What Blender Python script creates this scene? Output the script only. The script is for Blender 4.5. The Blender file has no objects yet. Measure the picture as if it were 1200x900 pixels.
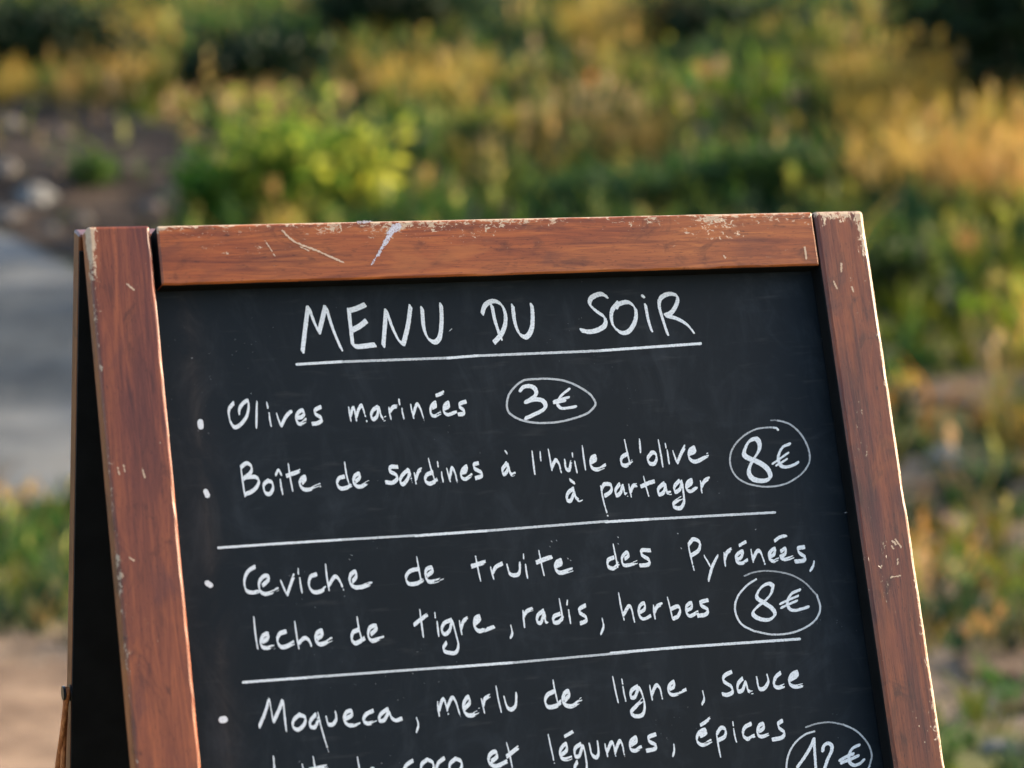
import bpy, bmesh, math, random
import numpy as np
from mathutils import Vector, Matrix

sc = bpy.context.scene
col = sc.collection
rnd = random.Random(7)
rng = np.random.default_rng(11)
R = math.radians

# ------------------------------------------------------------------ camera, world, sun, exposure
HC = 1.0445                                  # eye height above the ground
F_PX, PITCH, ROLL = 2833.0, R(3.136), R(-1.541)
YAW, LEAN = R(21.932), R(14.264)             # heading of the sign, tilt of each leaf
SUN_EL, SUN_AZ = R(17.0), R(25.2)            # azimuth counted from +X towards +Y
EXPOSURE = 1.95

fw = Vector((0, math.cos(PITCH), -math.sin(PITCH)))
up0 = Vector((0, math.sin(PITCH), math.cos(PITCH)))
rt0 = Vector((1, 0, 0))
rt = rt0 * math.cos(ROLL) + up0 * math.sin(ROLL)
up = up0 * math.cos(ROLL) - rt0 * math.sin(ROLL)

cam = bpy.data.cameras.new('camera')
cam.sensor_width = 36.0
cam.lens = 36.0 * F_PX / 1200.0
cam.clip_start = 0.05
cam.clip_end = 2000
cam.dof.use_dof = True
cam.dof.focus_distance = 1.76
cam.dof.aperture_fstop = 4.9
cam.dof.aperture_blades = 9
cam_o = bpy.data.objects.new('camera', cam)
col.objects.link(cam_o)
cam_o.matrix_world = Matrix(((rt.x, up.x, -fw.x, 0), (rt.y, up.y, -fw.y, 0), (rt.z, up.z, -fw.z, HC), (0, 0, 0, 1)))
sc.camera = cam_o

world = bpy.data.worlds.new('World')
sc.world = world
world.use_nodes = True
wn = world.node_tree
sky = wn.nodes.new('ShaderNodeTexSky')
sky.sky_type = 'NISHITA'
sky.sun_disc = False
sky.sun_elevation = SUN_EL
sky.sun_rotation = math.pi / 2 - SUN_AZ
sky.air_density = 1.0
sky.dust_density = 3.0
bg = wn.nodes['Background']
bg.inputs['Strength'].default_value = 0.15
wn.links.new(sky.outputs['Color'], bg.inputs['Color'])

sun = bpy.data.lights.new('sun', 'SUN')
sun.energy = 3.9
sun.angle = R(0.5)
sun.color = (1.0, 0.83, 0.60)
sun_o = bpy.data.objects.new('sun', sun)
col.objects.link(sun_o)
sdir = Vector((math.cos(SUN_EL) * math.cos(SUN_AZ), math.cos(SUN_EL) * math.sin(SUN_AZ), math.sin(SUN_EL)))
sun_o.rotation_euler = sdir.to_track_quat('Z', 'Y').to_euler()
sun_o.location = (8, 6, 9)

sc.view_settings.view_transform = 'Standard'
sc.view_settings.look = 'None'
sc.view_settings.gamma = 1.0
sc.view_settings.use_curve_mapping = False
sc.view_settings.exposure = EXPOSURE
sc.render.engine = 'CYCLES'
sc.cycles.use_denoising = True
sc.cycles.max_bounces = 8

# ------------------------------------------------------------------ helpers
def tag(o, label=None, cat=None, group=None, kind=None):
    if label: o['label'] = label
    if cat: o['category'] = cat
    if group: o['group'] = group
    if kind: o['kind'] = kind
    return o

def empty(name, loc, rz=0.0):
    o = bpy.data.objects.new(name, None)
    o.empty_display_size = 0.1
    o.location = loc
    o.rotation_euler = (0, 0, rz)
    col.objects.link(o)
    return o

def link_mesh(name, me, mat=None, parent=None):
    o = bpy.data.objects.new(name, me)
    col.objects.link(o)
    if mat: me.materials.append(mat)
    if parent: o.parent = parent
    return o

def mesh_np(name, verts, faces_flat, loop_tot, smooth=False):
    """fast mesh from numpy arrays"""
    me = bpy.data.meshes.new(name)
    verts = np.asarray(verts, dtype=np.float32)
    faces_flat = np.asarray(faces_flat, dtype=np.int32)
    loop_tot = np.asarray(loop_tot, dtype=np.int32)
    me.vertices.add(len(verts)); me.vertices.foreach_set('co', verts.ravel())
    me.loops.add(len(faces_flat)); me.loops.foreach_set('vertex_index', faces_flat)
    me.polygons.add(len(loop_tot))
    starts = np.concatenate(([0], np.cumsum(loop_tot)[:-1])).astype(np.int32)
    me.polygons.foreach_set('loop_start', starts)
    me.polygons.foreach_set('use_smooth', np.full(len(loop_tot), smooth))
    me.update(calc_edges=True)
    return me

def set_color(me, name, rgb):
    a = me.attributes.new(name, 'FLOAT_COLOR', 'POINT')
    c = np.ones((len(me.vertices), 4), dtype=np.float32)
    c[:, :3] = rgb
    a.data.foreach_set('color', c.ravel())

def set_vec(me, name, v):
    a = me.attributes.new(name, 'FLOAT_VECTOR', 'POINT')
    a.data.foreach_set('vector', np.asarray(v, dtype=np.float32).ravel())

def set_float(me, name, v):
    a = me.attributes.new(name, 'FLOAT', 'POINT')
    a.data.foreach_set('value', np.asarray(v, dtype=np.float32).ravel())

class NT:
    """small node-tree writer"""
    def __init__(s, name):
        s.m = bpy.data.materials.new(name)
        s.m.use_nodes = True
        s.t = s.m.node_tree
        s.b = s.t.nodes['Principled BSDF']
        s.out = s.t.nodes['Material Output']
    def n(s, typ, **kw):
        nd = s.t.nodes.new(typ)
        for k, v in kw.items(): setattr(nd, k, v)
        return nd
    def l(s, a, b): s.t.links.new(a, b)
    def put(s, sock, v):
        if isinstance(v, (int, float)): sock.default_value = v
        elif isinstance(v, tuple): sock.default_value = v if len(v) == len(sock.default_value) else v + (1.0,)
        else: s.l(v, sock)
    def math(s, op, a, b=None, c=None, clamp=False):
        nd = s.n('ShaderNodeMath', operation=op, use_clamp=clamp)
        s.put(nd.inputs[0], a)
        if b is not None: s.put(nd.inputs[1], b)
        if c is not None: s.put(nd.inputs[2], c)
        return nd.outputs[0]
    def smooth(s, v, lo, hi):
        nd = s.n('ShaderNodeMapRange', interpolation_type='SMOOTHSTEP')
        s.put(nd.inputs[0], v); nd.inputs[1].default_value = lo; nd.inputs[2].default_value = hi
        return nd.outputs[0]
    def mix(s, f, a, b):
        nd = s.n('ShaderNodeMix', data_type='RGBA')
        s.put(nd.inputs[0], f); s.put(nd.inputs[6], a); s.put(nd.inputs[7], b)
        return nd.outputs[2]
    def attr(s, name): return s.n('ShaderNodeAttribute', attribute_name=name)
    def obj(s): return s.n('ShaderNodeTexCoord').outputs['Object']
    def noise(s, vec, scale, detail=4.0, rough=0.55, dist=0.0, mul=None, off=None):
        if mul is not None or off is not None:
            mp = s.n('ShaderNodeMapping')
            s.l(vec, mp.inputs[0])
            if mul is not None: mp.inputs['Scale'].default_value = mul
            if off is not None: mp.inputs['Location'].default_value = off
            vec = mp.outputs[0]
        nd = s.n('ShaderNodeTexNoise')
        s.l(vec, nd.inputs['Vector'])
        nd.inputs['Scale'].default_value = scale
        nd.inputs['Detail'].default_value = detail
        nd.inputs['Roughness'].default_value = rough
        nd.inputs['Distortion'].default_value = dist
        return nd.outputs[0]
    def ramp(s, f, stops):
        nd = s.n('ShaderNodeValToRGB')
        s.l(f, nd.inputs[0])
        e = nd.color_ramp.elements
        while len(e) < len(stops): e.new(0.5)
        for i, (p, c) in enumerate(stops):
            e[i].position = p; e[i].color = c + (1.0,)
        return nd.outputs[0]
    def bump(s, h, strength=0.3, dist=0.001):
        nd = s.n('ShaderNodeBump')
        nd.inputs['Strength'].default_value = strength
        nd.inputs['Distance'].default_value = dist
        s.l(h, nd.inputs['Height'])
        s.l(nd.outputs[0], s.b.inputs['Normal'])
    def base(s, c, rough=0.6, spec=0.4):
        s.put(s.b.inputs['Base Color'], c)
        s.put(s.b.inputs['Roughness'], rough)
        s.b.inputs['Specular IOR Level'].default_value = spec
        return s.m

def sample_noise2(x, y, scale, seed):
    """cheap smooth value noise in numpy, 0..1"""
    x = np.asarray(x) * scale; y = np.asarray(y) * scale
    xi = np.floor(x).astype(np.int64); yi = np.floor(y).astype(np.int64)
    fx = x - xi; fy = y - yi
    fx = fx * fx * (3 - 2 * fx); fy = fy * fy * (3 - 2 * fy)
    def h(a, b):
        n = (a * 374761393 + b * 668265263 + seed * 974634777) & 0x7fffffff
        n = ((n ^ (n >> 13)) * 1274126177) & 0x7fffffff
        n = n ^ (n >> 16)
        return (n & 0xffff) / 65535.0
    return (h(xi, yi) * (1 - fx) + h(xi + 1, yi) * fx) * (1 - fy) + (h(xi, yi + 1) * (1 - fx) + h(xi + 1, yi + 1) * fx) * fy

# ------------------------------------------------------------------ terrain
def terrain(x, y):
    x = np.asarray(x, dtype=np.float64); y = np.asarray(y, dtype=np.float64)
    s = 0.75 * np.log1p(np.exp(np.clip((y - 9.3) / 0.75, -40, 40)))      # soft start of the slope
    z = 0.2 * s
    z = 14.0 * np.tanh(z / 14.0)
    near = np.clip((np.hypot(x, y) - 3.2) / 2.0, 0, 1)
    fade = np.clip(1 - (np.hypot(x, y) - 50) / 60, 0, 1)
    bumps = (sample_noise2(x + 40, y + 40, 0.55, 3) - 0.5) * 0.16 + (sample_noise2(x + 9, y + 90, 1.6, 5) - 0.5) * 0.07
    return z + bumps * near * fade

def project(x, y, z):
    d = np.stack([x, y, z - HC], -1)
    cz = d @ np.array(fw); cx = d @ np.array(rt); cy = d @ np.array(up)
    cz = np.maximum(cz, 0.05)
    return 600 + F_PX * cx / cz, 450 - F_PX * cy / cz

def ground_at(px, py):
    """ground point seen at a place of the photograph"""
    d = np.array(fw) * F_PX + np.array(rt) * (px - 600) + np.array(up) * (450 - py)
    d = d / d[1]
    for i in range(6000):
        D = 3.0 + i * 0.01
        if HC + d[2] * D <= float(terrain(d[0] * D, D)): break
    return np.array([d[0] * D, D, float(terrain(d[0] * D, D))])

# ground sheet
def axis(lo, hi, dense_lo, dense_hi, step):
    a = list(np.arange(dense_lo, dense_hi + 1e-6, step))
    s, v = step, dense_hi
    while v < hi: s *= 1.35; v += s; a.append(min(v, hi))
    s, v = step, dense_lo
    while v > lo: s *= 1.35; v -= s; a.insert(0, max(v, lo))
    return np.array(a)
gx = axis(-600, 600, -9, 9, 0.15); gy = axis(-200, 900, -1, 48, 0.15)
GX, GY = np.meshgrid(gx, gy)
GZ = terrain(GX, GY)
nx, ny = len(gx), len(gy)
idx = np.arange(nx * ny).reshape(ny, nx)
quads = np.stack([idx[:-1, :-1], idx[:-1, 1:], idx[1:, 1:], idx[1:, :-1]], -1).reshape(-1, 4)
me = mesh_np('ground', np.stack([GX, GY, GZ], -1).reshape(-1, 3), quads.ravel(), np.full(len(quads), 4), True)
g = NT('soil')
co = g.obj()
n1 = g.noise(co, 1.1, 6); n2 = g.noise(co, 9, 6, 0.65); n3 = g.noise(co, 60, 3, 0.7)
soil = g.ramp(n2, [(0.3, (0.10, 0.066, 0.042)), (0.5, (0.19, 0.13, 0.085)), (0.7, (0.30, 0.22, 0.15))])
soil = g.mix(g.smooth(n3, 0.56, 0.7), soil, (0.36, 0.31, 0.26))
mossy = g.ramp(n2, [(0.3, (0.035, 0.045, 0.012)), (0.65, (0.11, 0.105, 0.03))])
g.base(g.mix(g.smooth(n1, 0.42, 0.55), soil, mossy), 0.95, 0.15)
g.bump(g.math('ADD', n2, g.math('MULTIPLY', n3, 0.4)), 0.8, 0.05)
tag(link_mesh('ground', me, g.m), kind='structure')

# grey gravel track coming in from the left and the sandy path in front of it
def sheet(name, outline, mat, lift, step=0.12, seed=1, jit=0.5):
    pts = [ground_at(*p)[:2] for p in outline]
    P = np.array(pts)
    lo = P.min(0) - 0.1; hi = P.max(0) + 0.1
    xs = np.arange(lo[0], hi[0], step); ys = np.arange(lo[1], hi[1], step)
    X, Y = np.meshgrid(xs, ys)
    jx = X + (sample_noise2(X, Y, 2.2, seed) - 0.5) * jit; jy = Y + (sample_noise2(X, Y, 2.2, seed + 5) - 0.5) * jit
    ins = np.zeros(X.shape, bool)
    for i in range(len(P)):
        (ax, ay), (bx, by) = P[i], P[(i + 1) % len(P)]
        c = ((ay > jy) != (by > jy)) & (jx < (bx - ax) * (jy - ay) / (by - ay + 1e-12) + ax)
        ins ^= c
    Z = terrain(X, Y) + lift
    ids = np.arange(X.size).reshape(X.shape)
    cell = ins[:-1, :-1] & ins[1:, 1:] & ins[:-1, 1:] & ins[1:, :-1]
    q = np.stack([ids[:-1, :-1], ids[:-1, 1:], ids[1:, 1:], ids[1:, :-1]], -1)[cell]
    m = mesh_np(name, np.stack([X, Y, Z], -1).reshape(-1, 3), q.ravel(), np.full(len(q), 4), True)
    bm = bmesh.new(); bm.from_mesh(m)
    bmesh.ops.delete(bm, geom=[v for v in bm.verts if not v.link_faces], context='VERTS')
    bm.to_mesh(m); bm.free()
    return tag(link_mesh(name, m, mat), kind='structure')
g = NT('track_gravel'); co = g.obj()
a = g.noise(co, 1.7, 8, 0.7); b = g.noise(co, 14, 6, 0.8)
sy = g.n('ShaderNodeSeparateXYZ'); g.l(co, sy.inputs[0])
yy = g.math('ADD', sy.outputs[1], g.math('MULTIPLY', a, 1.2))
shade_band = g.math('MULTIPLY', g.smooth(yy, 11.5, 12.3), g.math('SUBTRACT', 1.0, g.smooth(yy, 14.0, 14.8)))  # bluish dark band across the track's middle: shade painted into its colour
c = g.mix(g.math('MULTIPLY', shade_band, .85), g.ramp(a, [(0.35, (0.075, 0.078, 0.079)), (0.6, (0.145, 0.146, 0.144))]), g.ramp(a, [(0.38, (0.018, 0.024, 0.029)), (0.6, (0.046, 0.054, 0.060))]))
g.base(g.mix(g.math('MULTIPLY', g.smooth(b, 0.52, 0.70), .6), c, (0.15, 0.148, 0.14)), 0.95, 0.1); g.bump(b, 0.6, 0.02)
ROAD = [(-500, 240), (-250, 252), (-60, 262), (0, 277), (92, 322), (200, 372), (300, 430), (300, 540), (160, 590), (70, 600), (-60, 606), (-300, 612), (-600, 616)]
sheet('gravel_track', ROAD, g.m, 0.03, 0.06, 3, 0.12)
g = NT('path_sand'); co = g.obj()
a = g.noise(co, 3.4, 8, .7); b = g.noise(co, 80, 4, 0.7)
c = g.ramp(a, [(0.37, (0.085, 0.052, 0.033)), (0.60, (0.215, 0.145, 0.097))])
g.base(g.mix(g.smooth(b, 0.55, 0.75), c, (0.2, 0.15, 0.11)), 0.95, 0.15); g.bump(b, 0.5, 0.02)
PATH = [(-700, 770), (-200, 762), (40, 772), (200, 800), (420, 850), (500, 930), (300, 1080), (-100, 1100), (-800, 1080)]
sheet('sandy_path', PATH, g.m, 0.02, 0.08, 8)

g = NT('bank_earth'); co = g.obj()
a = g.noise(co, 2.2, 6, .65); b = g.noise(co, 22, 5, 0.75)
c = g.ramp(a, [(0.36, (0.010, 0.007, 0.006)), (0.5, (0.032, 0.022, 0.016)), (0.64, (0.095, 0.066, 0.048))])
g.base(g.mix(g.math('MULTIPLY', g.smooth(b, 0.56, 0.72), .7), c, (0.17, 0.135, 0.11)), 0.95, 0.1); g.bump(b, 0.9, 0.06)
BANK = [(-400, 110), (-100, 118), (120, 125), (215, 160), (240, 215), (215, 262), (140, 300), (92, 320), (0, 275), (-60, 260), (-400, 238)]
sheet('bare_earth', BANK, g.m, 0.02, 0.06, 12, 0.16)
g = NT('dry_earth'); co = g.obj()
a = g.noise(co, 3.2, 6, .65); b = g.noise(co, 40, 5, 0.75)
c = g.ramp(a, [(0.36, (0.050, 0.034, 0.022)), (0.62, (0.165, 0.11, 0.076))])
g.base(g.mix(g.smooth(b, 0.56, 0.7), c, (0.24, 0.20, 0.165)), 0.95, 0.1); g.bump(b, 0.8, 0.04)
DRY = [[(1000, 452), (1090, 440), (1260, 444), (1300, 478), (1180, 492), (1060, 488)],
       [(1040, 545), (1150, 530), (1210, 548), (1150, 566), (1060, 566)],
       [(1060, 785), (1160, 765), (1290, 775), (1300, 815), (1180, 830), (1080, 826)],
       [(1105, 868), (1190, 845), (1330, 850), (1360, 990), (1150, 1000)]]
for i, pl in enumerate(DRY): sheet('bare_earth', pl, g.m, 0.02, 0.05, 20 + i)

# ------------------------------------------------------------------ grass cover
def leaf_mat(name, attr='tint', trans=0.45, rough=0.6):
    g = NT(name)
    a = g.attr(attr)
    oc = g.noise(g.obj(), 25, 2)
    cc = g.mix(g.math('MULTIPLY', g.smooth(oc, 0.35, 0.65), 0.25), a.outputs['Color'], (0.02, 0.03, 0.01))
    g.base(cc, rough, 0.08)
    tr = g.n('ShaderNodeBsdfTranslucent'); g.l(cc, tr.inputs[0])
    ms = g.n('ShaderNodeMixShader'); ms.inputs[0].default_value = trans
    g.l(g.b.outputs[0], ms.inputs[1]); g.l(tr.outputs[0], ms.inputs[2]); g.l(ms.outputs[0], g.out.inputs[0])
    return g.m

TYPES = {   # colour, spread, height, width, density
    'green':  ((0.040, 0.100, 0.020), 0.30, 0.20, 0.012, 1.0),
    'dark':   ((0.008, 0.028, 0.014), 0.30, 0.22, 0.015, 1.0),
    'olive':  ((0.110, 0.130, 0.012), 0.30, 0.22, 0.011, 0.9),
    'gold':   ((0.310, 0.215, 0.042), 0.30, 0.32, 0.010, 0.8),
    'tan':    ((0.280, 0.185, 0.062), 0.28, 0.26, 0.009, 0.6),
    'orange': ((0.310, 0.140, 0.026), 0.30, 0.20, 0.011, 0.6),
    'lime':   ((0.140, 0.220, 0.012), 0.30, 0.22, 0.014, 1.0),
    'bare':   ((0.180, 0.110, 0.060), 0.30, 0.06, 0.006, 0.05),
}
TN = list(TYPES)
PATCH = [   # centre and half size in the view, kind, weight: where each growth roots on the slope
    (60, 60, 120, 40, 'dark', 3), (150, 75, 40, 50, 'gold', 1.6), (8, 112, 18, 22, 'gold', 1.2), (110, 125, 30, 30, 'tan', 1.6), (60, 118, 60, 14, 'olive', 2), (190, 130, 50, 14, 'olive', 2),
    (250, 100, 70, 22, 'dark', 2.5), (330, 60, 90, 35, 'dark', 2), (210, 110, 60, 30, 'olive', 1.5),
    (90, 215, 150, 45, 'bare', 14), (60, 260, 130, 45, 'bare', 14), (150, 285, 80, 30, 'bare', 10), (270, 150, 90, 22, 'tan', 2.5), (110, 220, 30, 25, 'dark', 2),
    (500, 110, 80, 25, 'gold', 1.6), (560, 150, 60, 20, 'olive', 2), (470, 180, 80, 25, 'green', 1.5), (430, 65, 60, 35, 'olive', 1.5), (430, 95, 70, 16, 'dark', 2),
    (640, 120, 55, 26, 'dark', 3), (560, 40, 60, 30, 'dark', 2), (200, 60, 60, 30, 'green', 2), (700, 60, 30, 45, 'gold', 1.2), (640, 55, 50, 30, 'olive', 1), (740, 125, 70, 30, 'olive', 2), (820, 60, 80, 35, 'dark', 2),
    (690, 165, 110, 26, 'tan', 1.6), (660, 200, 100, 20, 'gold', 1.5), (800, 190, 80, 22, 'gold', 1.2), (700, 235, 150, 18, 'dark', 3), (560, 240, 120, 25, 'olive', 1.5),
    (910, 220, 70, 30, 'dark', 4), (900, 130, 80, 30, 'lime', 1.6), (960, 90, 60, 40, 'olive', 1.5), (830, 100, 60, 30, 'green', 1.5),
    (1030, 130, 50, 60, 'gold', 2.5), (1080, 200, 60, 50, 'gold', 2), (1130, 190, 40, 30, 'green', 2.5), (1140, 245, 60, 35, 'orange', 1.8), (1180, 190, 40, 50, 'gold', 2),
    (1150, 60, 90, 55, 'dark', 5), (1120, 280, 70, 30, 'olive', 2), (1060, 300, 40, 40, 'dark', 4), (1100, 350, 50, 25, 'dark', 3), (1180, 330, 40, 40, 'olive', 2),
    (1100, 410, 80, 40, 'olive', 3), (1160, 400, 50, 30, 'lime', 2), (1080, 470, 70, 16, 'bare', 4), (1180, 455, 40, 14, 'tan', 2), (1110, 505, 70, 16, 'orange', 2.5),
    (1080, 555, 50, 14, 'bare', 3), (1180, 530, 40, 20, 'gold', 2), (1120, 595, 90, 24, 'green', 1.6), (1100, 620, 80, 20, 'tan', 1.5), (1060, 620, 40, 16, 'dark', 2), (1140, 660, 90, 30, 'orange', 2.2), (1110, 650, 60, 20, 'olive', 1.5), (1090, 690, 60, 20, 'tan', 2),
    (1140, 740, 80, 28, 'dark', 2.2), (1190, 715, 40, 25, 'olive', 2), (1090, 760, 50, 20, 'tan', 2), (1110, 800, 60, 26, 'bare', 4), (1180, 815, 50, 18, 'green', 2), (1140, 850, 60, 18, 'olive', 2), (1180, 875, 60, 25, 'bare', 5), (1110, 890, 40, 20, 'green', 2),
    (30, 612, 50, 10, 'tan', 3), (40, 628, 50, 14, 'orange', 1.8), (50, 650, 60, 30, 'green', 4), (20, 700, 60, 25, 'olive', 2), (50, 735, 60, 22, 'dark', 3), (30, 768, 60, 10, 'olive', 2),
]
def in_poly(px, py, poly):
    ins = np.zeros(px.shape, bool)
    for i in range(len(poly)):
        (ax, ay), (bx, by) = poly[i], poly[(i + 1) % len(poly)]
        ins ^= ((ay > py) != (by > py)) & (px < (bx - ax) * (py - ay) / (by - ay + 1e-12) + ax)
    return ins

def blades(base, h, w, lean_dir, lean, tint, name, mat, bend=0.55):
    """tapered, bent blades of two quads each as one mesh"""
    n = len(base)
    side = np.stack([-np.sin(lean_dir + 1.2), np.cos(lean_dir + 1.2), np.zeros(n)], -1)
    ld = np.stack([np.cos(lean_dir), np.sin(lean_dir), np.zeros(n)], -1)
    V = np.zeros((n, 6, 3)); C = np.zeros((n, 6, 3))
    for k, (t, ws) in enumerate(((0, 0.8), (0.55, 1.0), (1.0, 0.12))):
        c = base + np.array([0, 0, 1.0]) * (h * t * (1 - bend * 0.3 * t * lean))[:, None] + ld * (h * lean * t * t)[:, None]
        V[:, 2 * k] = c - side * (w * ws / 2)[:, None]
        V[:, 2 * k + 1] = c + side * (w * ws / 2)[:, None]
        C[:, 2 * k] = C[:, 2 * k + 1] = tint
    b = (np.arange(n) * 6)[:, None]
    f = np.concatenate([b + np.array([0, 1, 3, 2]), b + np.array([2, 3, 5, 4])], 1).ravel()
    m = mesh_np(name, V.reshape(-1, 3), f, np.full(2 * n, 4), True)
    set_color(m, 'tint', C.reshape(-1, 3))
    return link_mesh(name, m, mat)

GRASS = leaf_mat('grass_blades', trans=0.42)
N = 250000
u = rng.random(N)
D = (4.4 ** 1.35 + u * (46.0 ** 1.35 - 4.4 ** 1.35)) ** (1 / 1.35)
half = np.where(rng.random(N) < 0.76, 0.25, 0.55)
X = (rng.random(N) * 2 - 1) * half * D
# gather into tufts
tuft = np.where(D > 14, 0.22, np.where(D > 8, 0.16, 0.10))
cx = np.floor(X / tuft) * tuft + tuft * sample_noise2(np.floor(X / tuft) * 3.7, np.floor(D / tuft) * 5.1, 1.0, 21)
cy = np.floor(D / tuft) * tuft + tuft * sample_noise2(np.floor(X / tuft) * 2.3, np.floor(D / tuft) * 7.7, 1.0, 22)
k = 0.25 + rng.random(N) * 0.6
tid = (np.floor(X / tuft).astype(np.int64) * 7919 + np.floor(D / tuft).astype(np.int64) * 104729 + 5000011)
def thash(m):
    n = (tid * m) & 0x7fffffff; n = ((n ^ (n >> 13)) * 1274126177) & 0x7fffffff
    return ((n ^ (n >> 16)) & 0xffff) / 65535.0
t_pick, t_tone, t_high, t_keep = thash(31), thash(57), thash(91), thash(131)
X = X * (1 - k) + cx * k; D = D * (1 - k) + cy * k
Z = terrain(X, D)
PX, PY = project(X, D, Z)
Wt = np.zeros((N, len(TN)))
base_n = sample_noise2(X + 50, D + 50, 1.5, 31); base_m = sample_noise2(X + 50, D + 50, 4.0, 32); base_l = sample_noise2(X + 50, D + 50, 2.6, 33)
Wt[:, TN.index('green')] = 0.80 * base_n
Wt[:, TN.index('olive')] = 0.45 * base_m
Wt[:, TN.index('gold')] = 0.30 * np.clip(base_l - 0.55, 0, 1) * 2
Wt[:, TN.index('dark')] = 0.95 * (1 - base_n)
Wt[:, TN.index('tan')] = 0.05 * base_l
for (px, py, rx, ry, kd, wt) in PATCH:
    d2 = ((PX - px) / rx) ** 2 + ((PY - py) / ry) ** 2
    Wt[:, TN.index(kd)] += wt * np.exp(-d2 * 1.1)
cum = np.cumsum(Wt, 1); pick = (np.clip(t_pick + rng.normal(size=N) * .06, 0, .999)[:, None] * cum[:, -1:] > cum).sum(1)
T = np.array([TYPES[t][0] for t in TN]); SP = np.array([TYPES[t][1] for t in TN]); HT = np.array([TYPES[t][2] for t in TN])
WD = np.array([TYPES[t][3] for t in TN]); DN = np.array([TYPES[t][4] for t in TN])
keep = rng.random(N) < DN[pick]
keep &= ~in_poly(PX, PY, ROAD) & ~in_poly(PX, PY, PATH)
bare = in_poly(PX, PY, BANK); dry = np.zeros(N, bool)
for pl in DRY: dry |= in_poly(PX, PY, pl)
keep &= ~bare | (rng.random(N) < 0.06)
keep &= ~dry | (t_keep < 0.42)
keep &= ~((np.abs(X) < 0.9) & (D < 3.4))
keep &= t_keep < np.clip(0.45 + 0.9 * sample_noise2(X + 20, D + 20, 3.2, 41), 0, 1)
X, D, Z, pick, t_tone, t_high = X[keep], D[keep], Z[keep], pick[keep], t_tone[keep], t_high[keep]
n = len(X)
H = HT[pick] * (0.45 + 0.8 * rng.random(n)) * (0.45 + 1.0 * t_high)
H *= np.clip(0.35 + (D - 5) / 9, 0.45, 1)
tint = T[pick] * (0.55 + 0.95 * t_tone[:, None] ** 1.5) * (1 + SP[pick][:, None] * (rng.random((n, 1)) * 2 - 1)) * (1 + 0.15 * (rng.random((n, 3)) * 2 - 1))
o = blades(np.stack([X, D, Z - 0.01], -1), H, WD[pick] * (0.7 + 0.8 * rng.random(n)) * np.clip(D / 9, 0.7, 1.6),
           rng.random(n) * 6.283, 0.25 + 0.6 * rng.random(n), tint, 'grass', GRASS)
tag(o, 'mixed green and golden grass covering the slope behind the sign', 'grass', kind='stuff')

# broad leaves and seed heads standing among the blades
sel = rng.random(n) < np.clip(0.022 * (D / 10), 0, 0.028)
sx_, sy_, sz_, sp_ = X[sel], D[sel], Z[sel], pick[sel]
vis = np.abs(sx_) < 0.30 * sy_
sx_, sy_, sz_, sp_, sh_ = sx_[vis], sy_[vis], sz_[vis], sp_[vis], H[sel][vis]
SEED = {'gold': [(.55, .40, .16), (.50, .30, .10)], 'tan': [(.58, .42, .24), (.55, .34, .20)], 'orange': [(.52, .26, .07), (.55, .35, .12)],
        'green': [(.16, .26, .03), (.02, .06, .02), (.45, .42, .12)], 'olive': [(.34, .34, .06), (.46, .36, .12), (.05, .09, .02)],
        'dark': [(.012, .04, .02), (.02, .06, .025), (.14, .2, .03)], 'lime': [(.34, .42, .05), (.18, .30, .03)], 'bare': [(.4, .3, .2)]}
q = 7
cen = np.stack([sx_, sy_, sz_ + sh_ * (0.55 + 0.5 * rng.random(len(sx_)))], -1)
ctint = np.array([SEED[TN[p]][rng.integers(len(SEED[TN[p]]))] for p in sp_])
ctint = ctint * .68 + T[sp_] * .32
sc0 = np.clip(sy_ / 13, .45, 1.3)
tp = np.repeat(cen, q, 0) + rng.normal(size=(len(cen) * q, 3)) * np.array([.009, .009, .048]) * np.repeat(sc0, q)[:, None]
m_ = len(tp)
o = blades(tp, .06 * np.repeat(sc0, q) * (.6 + .8 * rng.random(m_)), .021 * np.repeat(sc0, q) * (.6 + .8 * rng.random(m_)), rng.random(m_) * 6.283, .2 + .7 * rng.random(m_),
           np.repeat(ctint, q, 0) * (.75 + .5 * rng.random((m_, 1))), 'undergrowth', GRASS)
tag(o, 'seed heads and broad leaves mixed into the grass of the slope', 'undergrowth', kind='stuff')

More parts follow.
